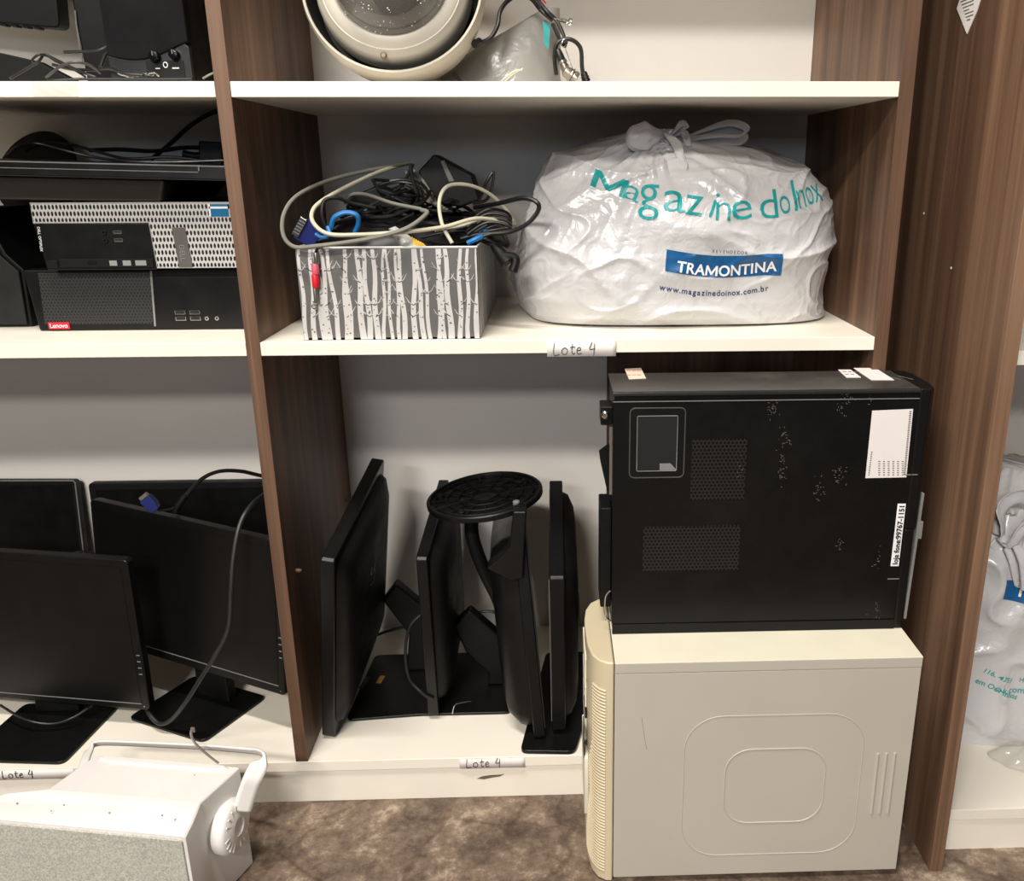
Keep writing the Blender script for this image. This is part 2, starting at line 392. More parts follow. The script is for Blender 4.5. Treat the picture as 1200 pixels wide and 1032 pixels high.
def base_plate(root, pts, z, t=.006, mat=BLK, name='base_plate', r=.014):
    """rounded quadrilateral plate from world xy corners"""
    P2 = [V(p) for p in pts]; out = []
    for i in range(len(P2)):
        a, b, c = P2[i-1], P2[i], P2[(i+1) % len(P2)]
        p0 = b+(a-b).normalized()*r; p2 = b+(c-b).normalized()*r
        for k in range(7):
            s = k/6; out.append(tuple(p0*(1-s)**2+b*2*s*(1-s)+p2*s*s))
    return obj(name, G().prism(out, 'z', z, z+t), mat, root, .0015)
# front-left monitor
M = yaw_frame(-.548, .135, .128, -8, 1.2)
m = thing('monitor', 'black flat monitor nearest the front at lower left, dark blank screen', 'monitor', M=M)
monitor(m, .50, .292, buttons=True, rim=GREY)
base_plate(m, [(-.585, .02), (-.408, .006), (-.392, .168), (-.57, .182)], ZB+.0002)
obj('neck', G().prism([(-.535, .0), (-.455, .0), (-.465, .14), (-.525, .14)], 'y', .152, .175, M=Matrix.Translation((0, 0, ZB+.005))), BLKM, m, .004)
g = G(); g.tube(P([(0, 826, .12), (30, 843, .09), (60, 848, .09), (85, 841, .1), (108, 826, .13)]), .0022, 6); obj('cable', g, RUB, m)
# second monitor, turned
M = Matrix.Translation((-.243, .150, .178)) @ Matrix.Rotation(radians(-24.6), 4, 'Z') @ Matrix.Rotation(radians(-4), 4, 'X') @ Matrix.Rotation(radians(1.5), 4, 'Y')
m = thing('monitor', 'black monitor turned toward the right in front of the wall-side one, cable hanging over it', 'monitor', M=M)
monitor(m, .435, .283, buttons=True, rim=GREY, chin=.004)
textg('DELL', .012, Matrix.Translation((-.196, -.0003, .0035)) @ Matrix.Rotation(pi/2, 4, 'X'), .0004); g = textg('DELL', .011, Matrix.Translation((-.197, -.0006, .004)) @ Matrix.Rotation(pi/2, 4, 'X'), .0003); obj('lettering', g, GREY, m, local=True)
base_plate(m, [(-.358, .130), (-.194, .055), (-.127, .188), (-.29, .265)], ZB+.0002)
obj('neck', G().prism([(-.04, -.10), (.04, -.10), (.03, .12), (-.03, .12)], 'y', .040, .062, M=yaw_frame(-.243, .150, .187, -24.6)), BLKM, m, .004)
# third, against the back
M = yaw_frame(-.29, .405, .148, 0, 0, -3)
m = thing('monitor', 'black monitor leaning on the back panel directly behind the turned monitor', 'monitor', M=M)
monitor(m, .452, .29, bulge=.010, trim=BLKM)
obj('foot', G().box(-.42, -.16, .36, .42, ZB+.0003, .147), BLKM, m, .004)
# fourth, far left
M = yaw_frame(-.745, .385, .13, 2, 1.5, -4)
m = thing('monitor', 'black monitor with thin pale bezel edge behind the front-left monitor', 'monitor', M=M)
monitor(m, .405, .322, bulge=.014, trim=BLKM, bezel=.009)
g = G(); g.tube([V((-.2, -.001, .322)), V((.1975, -.001, .322)), V((.2015, -.001, .318)), V((.2015, -.001, .004))], .0016, 6, smooth=False); obj('bezel_edge', g, GREY, m, local=True)
obj('foot', G().box(-.80, -.62, .34, .42, ZB+.0003, .14), BLKM, m, .004)

# ---- four monitors on their short edges in the centre bay
AU, AD = V((.140, -.235, .965)), V((.095, .975, .25))
def side_frame(corner, w, up, back):
    """screen faces left; local x points up, local z into the shelf"""
    M0 = frame_at((0, 0, 0), up, back); off = M0 @ V((-w/2, 0, 0)); M0.translation = V(corner)-off; return M0
def side_frame_r(corner, w, up, back):
    """screen faces right: local x points down"""
    M0 = frame_at((0, 0, 0), -V(up), back); off = M0 @ V((w/2, 0, 0)); M0.translation = V(corner)-off; return M0
M = side_frame((.009, .060, .0885), .400, AU, AD)
m = thing('monitor', 'black monitor on edge beside the left upright, round logo on its back', 'monitor', M=M)
monitor(m, .400, .30, t=.022, bulge=.022, bw=.37, bh=.285, logo_back=True)
obj('grille', G().box(.02, .12, .0236, .0246, .012, .018), MESHS, m, local=True)
q = [at(u, v, y=.27) for u, v in ((449, 702), (464, 682), (500, 712), (504, 800), (478, 800), (480, 742))]
obj('neck', G().prism([(p.x, max(p.z, ZB+.006)) for p in q], 'y', .262, .292), BLKM, m, .005)
base_plate(m, [(.040, .108), (.172, .120), (.339, .120), (.339, .33), (.050, .327)], ZB+.0002, .0055)
for (u, v, c, w_, h_) in ((446, 796, YEL, .010, .026), (427, 800, simple('grey_label', (92, 92, 94), .6), .009, .040)):
    p = at(u, v, z=ZB+.006); obj('label', G().box(-w_/2, w_/2, -h_/2, h_/2, 0, .0004, M=Matrix.Translation(p) @ Matrix.Rotation(radians(-8), 4, 'Z')), c, m)
M = side_frame((.188, .108, .0915), .338, V((.012, -.13, .99)), V((.02, .975, .19)))
m = thing('monitor', 'smaller black monitor on edge below the round disc, left of its column', 'monitor', M=M)
monitor(m, .338, .285, t=.019, bulge=.026, bw=.31, bh=.26)
q = [at(u, v, y=.20) for u, v in ((530, 735), (550, 716), (584, 745), (593, 775), (592, 833), (572, 833), (572, 792), (545, 766))]
obj('neck', G().prism([(p.x, max(p.z, ZB+.006)) for p in q], 'y', .205, .232), BLKM, m, .006)
g = G(); g.tube(P([(530, 836, .112), (533, 826, .112), (541, 823, .12), (552, 822, .13)]), .0011, 6); obj('wire_clip', g, CHROME, m)
M = side_frame_r((.402, .032, .0945), .372, V((-.075, .1, .98)), V((-.06, .985, .0)))
mC = thing('monitor', 'black monitor on edge carrying the round disc foot up in the air', 'monitor', M=M)
monitor(mC, .372, .27, t=.020, bulge=.048, bw=.352, bh=.255, nframe=BLK)
# neck and disc of C
dc = V((.303, .150, .498)); hinge = at(598, 690, y=.10)
g = G(); g.tube([dc+V((-.02, 0, -.006)), at(553, 625, y=.13), at(566, 665, y=.12), at(583, 700, y=.12), at(592, 730, y=.12)], .017, 12, 6, flat=.7); obj('neck', g, BLKM, mC)
hq = [at(u, v, y=.05) for u, v in ((570, 667), (588, 652), (597, 640), (601, 600), (617, 600), (613, 678), (600, 681))]
g = G(); g.prism([(p.x, p.z) for p in hq], 'y', .052, .085); obj('hinge_cover', g, BLK, mC, .003)
g = G()
Md = Matrix.Translation(dc) @ Matrix.Rotation(radians(-6), 4, 'Y') @ Matrix.Rotation(radians(2), 4, 'X')
g.lathe([(0, -.004), (.094, -.004), (.1, 0), (.1, .007), (.098, .009), (.094, .009), (.093, .004), (0, .004)], Md, 72)
dk = obj('disc_foot', g, BLK, mC)
g = G()
for r in (.024, .045, .066, .085): g.tube([Md @ V((r*cos(2*pi*k/48), r*sin(2*pi*k/48), .006)) for k in range(48)], .0014, 5, 1, closed=True, smooth=False)
for k in range(16):
    a = 2*pi*k/16+.1; r0 = .024 if k % 2 else .045
    g.tube([Md @ V((r0*cos(a), r0*sin(a), .006)), Md @ V((.093*cos(a), .093*sin(a), .006))], .0013, 5, 1, smooth=False)
obj('ribs', g, BLKM, dk)
for k in range(5):
    a = 2*pi*k/5+.5; obj('rubber_pad', G().lathe([(.006, .004), (.006, .0095), (.004, .011)], Md @ Matrix.Translation((.078*cos(a), .078*sin(a), 0)), 14), GREY if k == 4 else BLKM, dk)
# D
M = side_frame((.413, .045, .0985), .335, V((.0, -.19, .98)), V((.0, .98, .2)))
m = thing('monitor', 'black monitor on edge nearest the beige tower, small holes in its back', 'monitor', M=M)
monitor(m, .335, .30, t=.024, bulge=.024, bw=.32, bh=.28)
g = G(); g.box(.045, .085, .0478, .0486, .035, .065); obj('speaker_holes', g, MESHS, m, local=True)
base_plate(m, [(.358, .006), (.452, .0), (.475, .10), (.490, .32), (.400, .32)], ZB+.0002, .0075)

# ------------------------------------------------------------------ small form factor computers, left bay
Zs = Z2+.0004
m = thing('desktop_computer', 'low black desktop computer with red badge, under the silver mesh one', 'computer', (-.208, .11, Zs))
obj('case', G().box(-.378, -.036, .135, .43, Zs, Zs+.0925), BLKM, m, .0015)
obj('front_panel', G().hexa([V(p) for p in ((-.372, .110, Zs), (-.036, .110, Zs), (-.036, .134, Zs), (-.378, .134, Zs), (-.381, .110, Zs+.094), (-.036, .110, Zs+.094), (-.036, .134, Zs+.094), (-.381, .134, Zs+.094))]), BLK, m, .003)
obj('mesh_grille', G().prism([(-.362, Zs+.010), (-.197, Zs+.010), (-.190, Zs+.089), (-.358, Zs+.089)], 'y', .1092, .112), MESHB, m)
obj('trim_strip', G().prism([(-.196, Zs+.006), (-.193, Zs+.006), (-.187, Zs+.091), (-.190, Zs+.091)], 'y', .1088, .112), GREY, m)
b = obj('badge', G().prism(rrect(-.3565, -.3245, Zs+.003, Zs+.0135, .001, 2), 'y', .1080, .112), RED, m)
obj('lettering', textg('Lenovo', .0098, face_xz(-.3545, .1078, Zs+.0052), .0002, space=.93), WPR, b)
for ix in range(2):
    for iz in range(2):
        p = obj('usb_port', G().box(-.1615+ix*.0225, -.1455+ix*.0225, .1090, .112, Zs+.0145+iz*.0095, Zs+.0205+iz*.0095), CHROME, m)
        obj('slot', G().box(-.1605+ix*.0225, -.1465+ix*.0225, .1086, .1105, Zs+.0155+iz*.0095, Zs+.0203+iz*.0095), SOCK, p)
for x in (-.1135, -.098):
    g = G(); g.lathe([(.0015, 0), (.0015, .0012), (.0032, .0012), (.0032, -.002)], Matrix.Translation((x, .1092, Zs+.0175)) @ Matrix.Rotation(pi/2, 4, 'X'), 20, cap=False); obj('audio_jack', g, CHROME, m)
obj('panel_seam', G().box(-.182, -.036, .1091, .1115, Zs+.0805, Zs+.0815), SOCK, m)
m = thing('desktop_computer', 'silver mesh fronted desktop computer stacked on the low black one', 'computer', (-.185, .09, Zs+.095))
zb, zt = Zs+.0953, Zs+.192; yf = .085
obj('case', G().box(-.334, -.030, yf+.02, .40, zb, zt-.001), BLKM, m, .0015)
obj('mesh_bezel', G().prism([(-.337, zt-.0275), (-.337, zt), (-.034, zt), (-.034, zb+.003), (-.167, zb+.003), (-.170, zt-.0275)], 'y', yf, yf+.02), MESHG, m, .0008)
g = G(); zz = .0007
g.tube([V((-.337, yf, zt-.0275)), V((-.337, yf, zt)), V((-.034, yf, zt)), V((-.034, yf, zb+.003)), V((-.167, yf, zb+.003)), V((-.170, yf, zt-.0275))], .0012, 6, 1, closed=True, smooth=False); obj('bezel_rim', g, simple('silver_plastic', (186, 184, 180), .35, metal=.3), m)
obj('drive_panel', G().hexa([V(p) for p in ((-.330, yf+.001, zb), (-.168, yf+.001, zb), (-.168, yf+.02, zb), (-.330, yf+.02, zb), (-.339, yf+.001, zt-.0285), (-.171, yf+.001, zt-.0285), (-.171, yf+.02, zt-.0285), (-.339, yf+.02, zt-.0285))]), BLK, m, .002)
d_ = obj('optical_drive', G().box(-.309, -.172, yf-.0008, yf+.004, zb+.004, zb+.0165), BLKM, m, .0006)
obj('eject_button', G().box(-.268, -.256, yf-.0016, yf+.001, zb+.009, zb+.013), BLK, d_)
for x, w_ in ((-.236, .011), (-.2165, .012), (-.198, .016)): obj('disc_logo', G().box(x, x+w_, yf-.0014, yf+.001, zb+.0065, zb+.014), simple('pale_grey_print', (140, 138, 134), .5), d_)
obj('power_button', G().prism(rrect(-.3285, -.313, zb+.003, zb+.0145, .002, 3), 'y', yf-.0006, yf+.003), BLKM, m, .0005)
for z in (zt-.042, zt-.0535):
    p = obj('usb_port', G().box(-.224, -.2115, yf-.0006, yf+.004, z-.0022, z+.0028), CHROME, m); obj('slot', G().box(-.2232, -.2125, yf-.001, yf+.002, z-.0002, z+.0022), SOCK, p)
    g = G(); g.lathe([(.0018, 0), (.0018, .0012), (.0036, .0012), (.0036, -.002)], Matrix.Translation((-.2375, yf, z)) @ Matrix.Rotation(pi/2, 4, 'X'), 18, cap=False); obj('audio_jack', g, BLKM, m)
obj('lettering', textg('DELL OPTIPLEX', .0052, Matrix.Translation((-.3325, yf-.0002, zt-.033)) @ Matrix.Rotation(pi/2, 4, 'X') @ Matrix.Rotation(-pi/2-.05, 4, 'Z'), .0002), WPR, m)
b = obj('logo_plate', G().prism([(-.1375, zt-.035), (-.118, zt-.035), (-.1145, zb+.0035), (-.1345, zb+.0035)], 'y', yf-.0018, yf+.004), simple('brushed_grey_metal', (118, 114, 110), .35, metal=.6), m, .0005)
obj('lettering', textg('DELL', .011, Matrix.Translation((-.130, yf-.0021, zb+.037)) @ Matrix.Rotation(pi/2, 4, 'X') @ Matrix.Rotation(-pi/2, 4, 'Z'), .0002), GREY, b)
s_ = obj('sticker', G().prism(rrect(-.0800, -.052, zt-.0195, zt-.002, .001, 2), 'y', yf-.0014, yf+.001), simple('blue_processor_sticker', (20, 104, 150), .3), m)
obj('sticker_band', G().box(-.0795, -.052, yf-.0018, yf-.001, zt-.0085, zt-.0055), WPR, s_)
obj('sticker_edge', G().box(-.0800, -.0775, yf-.0018, yf-.001, zt-.0195, zt-.002), WPR, s_)

# monitor lying on the silver computer, screen up
zl = 1.030
M = Matrix.Translation((-.275, .05, 1.0470)) @ Matrix.Rotation(radians(1.5), 4, 'Y')
m = thing('monitor', 'black monitor lying flat across the top of the silver mesh computer', 'monitor', M=M)
obj('housing', G().prism(rrect(-.255, .248, 0, .31, .008), 'z', -.017, .004), BLK, m, .003, local=True)
obj('screen', G().box(-.24, .233, .014, .296, .0036, .0046), SCREEN, m, local=True)
g = G(); g.tube([V((-.25, -.0005, .0025)), V((.243, -.0005, .0025))], .0011, 6, 1, smooth=False); g.tube([V((-.25, -.0005, -.006)), V((.20, -.0005, -.006))], .0006, 6, 1, smooth=False); obj('edge_line', g, GREY, m, local=True)
obj('back_cover', G().hexa([V(p) for p in ((-.165, .03, -.052), (.13, .03, -.0485), (.13, .25, -.0485), (-.165, .25, -.052), (-.20, .012, -.017), (.145, .012, -.017), (.145, .29, -.017), (-.20, .29, -.017))]), simple('satin_dark_grey_plastic', (26, 26, 26), .4, spec=.35), m, .004, local=True)
obj('bright_notch', G().box(.2005, .2025, -.0014, .001, -.004, .004), CHROME, m, local=True)
# its folded stand, a dark arm beside the computers
m = thing('monitor_stand', 'black stand arm with round foot, behind the lying monitor at the left edge', 'stand', (-.46, .25, Z2))
g = G(); g.lathe([(0, 0), (.075, 0), (.08, .004), (.08, .010), (0, .012)], Matrix.Translation((-.490, .400, 1.030)) @ Matrix.Rotation(radians(62), 4, 'X') @ Matrix.Rotation(radians(-12), 4, 'Y'), 48); obj('round_foot', g, BLKM, m)
g = G(); g.tube([V((-.43, .40, Zs+.02)), V((-.44, .40, .92)), V((-.46, .40, 1.0)), V((-.49, .405, 1.035))], .022, 12, 6, flat=.5); obj('arm', g, BLKM, m)
obj('plate', G().box(-.50, -.395, .30, .43, Zs, Zs+.02), BLKM, m, .004)
m = thing('computer_case', 'plain black case standing at the left edge beside the low desktop computer', 'computer', (-.55, .15, Zs))
obj('case', G().prism([(-.60, Zs), (-.405, Zs), (-.402, Zs+.09), (-.425, Zs+.115), (-.448, Zs+.182), (-.60, Zs+.182)], 'y', .15, .285), BLKM, m, .003)
obj('front_cover', G().prism([(-.59, Zs+.004), (-.410, Zs+.004), (-.407, Zs+.088), (-.43, Zs+.112), (-.452, Zs+.174), (-.59, Zs+.174)], 'y', .144, .150), SOCK, m, .002)

# ------------------------------------------------------------------ cables
def cable(name, pts, r, mat, label, cat='cable', sub=8, seg=8, ends=None, group=None):
    g = G(); g.tube(pts if isinstance(pts[0], Vector) else P(pts), r, seg, sub)
    o = obj(name, g, mat); tag(o, label, cat, group); return o
cable('cable', [(178, 186, .33), (200, 168, .30), (222, 148, .26), (244, 134, .22), (262, 128, .18)], .0036, RUB, 'thick black cable rising to the upright above the lying monitor')
cable('cable', [(8, 183, .08), (20, 172, .10), (42, 168, .12), (75, 176, .12), (110, 184, .12), (150, 189, .09), (200, 190, .09), (262, 188, .10)], .0021, RUB, 'thin black cable arching over the left end of the lying monitor')
cable('cable', [(28, 177, .20), (55, 167, .22), (85, 170, .2), (112, 177, .18), (150, 186, .16), (200, 184, .16), (250, 190, .16)], .0024, RUB, 'second black cable lying beside the thin one on the lying monitor')
cable('cable', [(105, 176, .29), (140, 175, .28), (180, 177, .28), (215, 173, .27), (245, 173, .26)], .0034, RUB, 'thick black lead behind the others on the lying monitor')
pb = [at(u, v, y=.22) for u, v in ((238, 165), (266, 167), (266, 194), (238, 194))]
m = thing('power_adapter', 'small black power brick on the lying monitor beside the upright', 'power adapter', (pb[3].x, .22, pb[3].z))
obj('case', G().prism([(p.x, p.z) for p in pb][::-1], 'y', .20, .27), BLKM, m, .003)
g = G(); g.tube(P([(215, 180, .22), (228, 183, .22), (239, 182, .22)]), .006, 10); obj('strain_relief', g, BLKM, m)

# ------------------------------------------------------------------ top-left shelf
z0 = Z1+.0004
m = thing('loudspeaker', 'black desktop loudspeaker with two knobs on the top left shelf', 'speaker', (-.12, .05, z0))
obj('cabinet', G().box(-.176, -.065, .058, .20, z0, z0+.215), BLKM, m, .004)
g = G(); n = 20
top = [(-.066, z0+.21), (-.176, z0+.21)]
arc = [(-.176+.110*k/n, z0+.036-.007*sin(pi*k/n*1.3)+.012*(k/n)**2) for k in range(n+1)]
g.prism(arc+top, 'y', .047, .0585); obj('grille_cloth', g, simple('dark_grille_cloth', (15, 14, 16), .9, spec=.2, bump=.6, bs=1200), m, .002)
g = G(); g.prism([(-.176, z0), (-.066, z0), (-.066, z0+.047)]+arc[::-1][1:], 'y', .0495, .0585); cp = obj('control_panel', g, simple('satin_charcoal_plastic', (34, 35, 35), .3), m, .001)
obj('dark_inset', G().box(-.1265, -.0755, .0485, .0500, z0+.0015, z0+.030), BLKM, m)
for u, v, r in ((182, 66, .0072), (205, 64, .0068)):
    p = at(u, v, y=.049); k_ = obj('knob', G().lathe([(r, 0), (r, .006), (r*.85, .009), (r*.3, .0095)], Matrix.Translation((p.x, .0495, p.z)) @ Matrix.Rotation(pi/2, 4, 'X'), 24), BLKG, m)
    obj('pointer', G().box(p.x-.0005, p.x+.0005, .0395, .041, p.z, p.z+r*.8), GREY, k_)
p = at(194, 76, y=.0485); g = G(); g.tube([V((p.x+.0028*cos(k*pi/8), .0482, p.z+.0034*sin(k*pi/8))) for k in range(16)], .0006, 5, 1, closed=True, smooth=False); obj('jack_ring', g, WPR, m)
p = at(206, 79.5, y=.0485); obj('printed_mark', G().box(p.x-.0045, p.x+.0045, .0480, .0488, p.z-.0012, p.z+.0006), PAPER, m)
p = at(185, 80, y=.0485); obj('printed_mark', G().box(p.x-.003, p.x+.003, .0480, .0488, p.z-.0008, p.z+.0004), PAPER, m)
# monitor on top shelf
M = yaw_frame(-.459, .33, 1.267, 0, 4.8, 0)
m = thing('monitor', 'black monitor at the top left corner with a notched lower edge', 'monitor', M=M)
obj('housing', G().prism(rrect(-.29, .083, 0, .25, .01), 'y', 0, .035), BLKM, m, .003, local=True)
obj('back_cover', G().box(-.2, .05, .035, .06, .03, .2), BLKM, m, .01, local=True)
for k in range(5): obj('notch_button', G().box(-.032+k*.0178, -.023+k*.0178, .004, .02, -.0035, .001), BLKM, m, .001, local=True)
obj('neck', G().prism([(-.331, z0+.008), (-.262, z0+.008), (-.232, z0+.10), (-.228, z0+.25), (-.338, z0+.25)], 'y', .30, .325), BLKM, m, .004)
g = G(); g.tube(P([(88, 12, .297), (90, 32, .297), (97, 74, .297)]), .0014, 6); obj('seam', g, GREY, m)
g = G(); g.tube(P([(75, 61, .16), (100, 60, .16), (120, 57, .16), (134, 45, .17)]), .0022, 6); obj('lead', g, RUB, m)
obj('base_plate', G().box(-.37, -.22, .25, .38, z0, z0+.009), BLKM, m, .003)
g = G(); q = P([(-70, 46, .18), (45, 72, .18), (92, 84, .18), (92, 93, .18)])
g.prism([(q[0].x, z0), (q[0].x, q[0].z), (q[1].x, q[1].z), (q[2].x, z0+.012), (q[2].x, z0)], 'y', .18, .198)
tag(obj('sloped_plate', g, BLKM, bevel=.002), 'black sloping plastic plate under the notched monitor at top left', 'plate')
cable('cable', [(12, 92, .03), (32, 80, .05), (45, 72, .06), (52, 64, .07), (62, 68, .07), (80, 77, .06), (100, 86, .05), (112, 90, .05)], .0019, RUB, 'thin black cable looping at the left on the top left shelf')
cable('cable', [(54, 91, .03), (60, 86, .03), (72, 77, .03), (88, 73, .03), (104, 76, .04), (118, 86, .05)], .0019, simple('grey_black_cable', (66, 66, 64), .4), 'greyish cable arching in front of the notched monitor neck')
cable('cable', [(40, 76, .06), (38, 70, .06), (46, 64, .06), (56, 66, .07), (66, 72, .07), (84, 80, .06), (100, 90, .05)], .0016, RUB, 'black cable with a small round loop before the sloping plate')
cable('cable', [(56, 92.5, .012), (62, 94, .008), (85, 93, .01), (110, 92.5, .012), (180, 92.8, .012), (225, 92.4, .012)], .0018, RUB, 'black cable lying along the front edge of the top left shelf')
cable('cable', [(118, 78, .08), (124, 64, .10), (134, 58, .12)], .0026, RUB, 'short black cable between the notched monitor and the loudspeaker')
cable('cable', [(62, 76, .07), (85, 81, .06), (110, 82, .05), (128, 80, .04), (146, 86, .03), (168, 88, .03)], .0022, RUB, 'black cable ending near the loudspeaker control panel')
g = G()
for k in range(7):
    a = at(138+k*6, 86+random.uniform(-1.5, 2.5), y=.035); g.tube([a, a+V((.007, .002, random.uniform(-.004, .002))), a+V((.013, .0, -.003))], .0012, 5, 3)
tag(obj('wire_ends', g, CHROME), 'bright bare wire ends at the foot of the black loudspeaker', 'wires')
g = G(); q = at(243, 91, y=.03); g.tube([q+V((-.006, 0, -.001)), q+V((.004, 0, .004)), q+V((.02, .01, .012))], .0015, 6, 4); tag(obj('cable', g, GREYC), 'short grey wire right of the loudspeaker beside the upright', 'cable')

# ------------------------------------------------------------------ top-centre: dome camera and bag
dome_c = V((.207, .112, 1.281)); ax = V((.02, -.95, .30)).normalized()
Mdm = frame_at(dome_c, V((1, 0, 0)), ax)
m = thing('dome_camera', 'large off-white dome security camera on the top centre shelf', 'camera', (.205, .15, z0))
g = G(); g.lathe([(.1225, .019), (.125, .020), (.127, .012), (.126, -.01), (.118, -.045), (.100, -.078), (.076, -.094), (.0, -.098)], Mdm, 72, cap=False); obj('outer_shell', g, DOMES, m, solid=.002)
g = G(); g.lathe([(.1215, .016), (.1205, .0), (.112, -.03), (.0, -.04)], Mdm, 72, cap=False); obj('gap_shade_liner', g, SOCK, m)  # black surface added to paint the shade in the gap round the ring
g = G(); g.lathe([(.080, .034), (.083, .036), (.088, .035), (.0955, .031), (.0965, .0295), (.0985, .029), (.0995, .0265), (.104, .022), (.108, .012), (.109, -.01), (.0, -.02)], Mdm, 72, cap=False); obj('trim_ring', g, DOMES, m)
g = G(); g.lathe([(.0805*cos(radians(a)), .033+.072*sin(radians(a))) for a in range(0, 91, 6)], Mdm, 64, cap=False); obj('dome_window', g, SMOKE, m)
g = G(); g.lathe([(.0, .034+.03), (.028, .06), (.034, .05), (.034, .0), (.0, 0)], Mdm, 32); g.lathe([(.0, .085), (.014, .085), (.016, .078), (.016, .05)], Mdm @ Matrix.Translation((.0, .01, 0)), 24); obj('lens_block', g, simple('dark_camera_body', (40, 38, 38), .4), m)
g = G(); RQ = random.Random(2)
for k in range(70):
    a = radians(RQ.uniform(200, 345)); e_ = radians(RQ.uniform(4, 38)); q_ = Mdm @ V((.0812*cos(e_)*cos(a), .0812*cos(e_)*sin(a), .0332+.0727*sin(e_))); r_ = RQ.uniform(.0003, .0011)
    g.lathe([(0, .0001), (r_, 0), (0, -.0001)], Matrix.Translation(q_) @ Mdm.to_3x3().to_4x4(), 5)
obj('dried_specks', g, simple('pale_dust_specks', (196, 190, 178), .8), m)
p = Mdm @ V((-.012, -.104, .0235)); obj('screw', G().lathe([(.0045, 0), (.0045, .0015), (.003, .003)], Matrix.Translation(p) @ Mdm.to_3x3().to_4x4(), 14), simple('rusty_screw', (128, 112, 92), .5, metal=.5), m)
g = G(); g.lathe([(.055, 0), (.055, .012), (.05, .03), (0, .03)], Matrix.Translation((.205, .19, z0)), 36); obj('rear_mount', g, DOMES, m)
# thin bag behind with wires
def blob(cx, cy, cz, rx, ry, rz, seed, amp=.012, fx=9, n=(72, 44), ex=.8, zmin=None):
    def fn(u, v):
        th, ph = 2*pi*u, -pi/2+pi*v
        def sg(a): return math.copysign(abs(a)**ex, a)
        p = V((rx*sg(cos(ph))*sg(cos(th)), ry*sg(cos(ph))*sg(sin(th)), rz*sg(sin(ph))))
        q = V((cx, cy, cz))+p; nn = noise.noise(q*fx+V((seed, 0, 0)))+.5*abs(noise.noise(q*fx*2.3+V((0, seed, 0))))
        q += p.normalized()*nn*amp
        if zmin is not None and q.z < zmin: q.z = zmin
        return q
    return fn
g = G()
q = P([(520, 97, .18), (560, 42, .20), (590, 14, .22), (640, 14, .22), (644, 40, .2), (650, 97, .17)])
def wbag(u, v):
    # u around, v up : pinched sack with a tall right peak
    th = 2*pi*u; x0, x1 = .235+.185*v**1.6, .442-.006*v; zt_ = Z1+.001+(.100+.020*v)*v
    cxx, rx = (x0+x1)/2, (x1-x0)/2
    p = V((cxx+rx*math.copysign(abs(cos(th))**.7, cos(th)), .21+.055*(1-.8*v)*sin(th), zt_))
    k = abs(noise.noise(V((p.x*12+p.z*8, p.z*6, p.y*9))))*.014*(.3+v*.4)
    p += V((cos(th)*k, sin(th)*k, 0)); p.z = max(p.z, Z1+.0008); return p
g.grid(wbag, 80, 36, True)
bt = obj('plastic_bag', g, BAGT); tag(bt, 'thin greyish-white plastic bag slumped right of the dome camera', 'plastic bag')
q = P([(636, 24, .15), (645, 30, .15), (643, 58, .15), (637, 50, .15)]); obj('teal_print', G().prism([(p.x, p.z) for p in q], 'y', .1485, .150), TEAL, bt)
cable('cable', [(564, 50, .12), (575, 44, .12), (583, 30, .13), (586, 14, .14), (594, 2, .15), (608, -6, .16), (622, -2, .15), (634, 12, .13), (648, 24, .13)], .0032, RUB, 'black cable rising from the dome camera over the thin bag')
for k, (pts, r, mt, lb) in enumerate((
    ([(562, 49, .11), (556, 52, .10)], .006, RUB, 'black plug end between the dome camera and the thin bag'),
    ([(628, -4, .13), (640, 12, .12), (652, 24, .12), (660, 40, .11), (662, 54, .10), (655, 44, .10), (648, 28, .11)], .0028, RUB, 'black wires twisted together at the top of the thin bag'),
    ([(652, 88, .09), (650, 66, .09), (654, 50, .09), (668, 46, .09), (680, 56, .09), (682, 78, .08), (684, 94, .07)], .0030, RUB, 'black lead bent over between two plugs right of the thin bag'),
    ([(640, 4, .14), (632, -3, .14), (626, 2, .15)], .0012, RED, 'thin red wire beside the twisted black wires'),
    ([(586, 97, .05), (594, 90, .06), (604, 83, .06), (612, 82, .06)], .0013, BEIGEC, 'pale twisted wire end lying at the front of the thin bag'),
    ([(590, 97, .05), (600, 88, .06), (606, 84, .06), (613, 80, .06)], .0010, BEIGEC, 'second thin pale wire end beside the twisted one'))):
    cable('wire' if r < .002 else 'cable', pts, r, mt, lb, 'wire' if r < .002 else 'cable')
g = G()
for k, (a, b) in enumerate((((648, 22), (662, 26)), ((652, 24), (666, 24)), ((650, 26), (665, 28)))):
    pa, pb_ = at(*a, y=.12), at(*b, y=.11); g.tube([pa, (pa+pb_)/2+V((0, 0, .002)), pb_], .0009, 5, 4); g.tube([pb_, pb_+V((.003, 0, .003)), pb_+V((.005, 0, 0)), pb_+V((.002, 0, -.002))], .0008, 5, 4)
tag(obj('wire_ends', g, CHROME), 'bare curled wire tips sticking out right of the thin bag', 'wires')
def plug(name, a, b, r, y, label, mats, cat='connector'):
    pa, pb_ = at(*a, y=y), at(*b, y=y); dd = pb_-pa; L = dd.length; M0 = frame_at(pa, dd.orthogonal(), dd)
    t = thing(name, label, cat, pa)
    obj('sleeve', G().lathe([(r*.6, 0), (r*.9, L*.06), (r, L*.3), (r, L*.5)], M0, 18), mats[0], t)
    obj('barrel', G().lathe([(r*1.15, L*.5), (r*1.2, L*.55), (r*1.2, L*.62), (r*.9, L*.64), (r*1.0, L*.7), (r*1.0, L)], M0, 18), mats[1], t)
    g_ = G()
    for k in range(10):
        a_ = 2*pi*k/10; g_.box(r*1.02, r*1.15, -.0006, .0006, L*.72, L*.95, M=M0 @ Matrix.Rotation(a_, 4, 'Z'))
    obj('knurling', g_, mats[1], t); return t
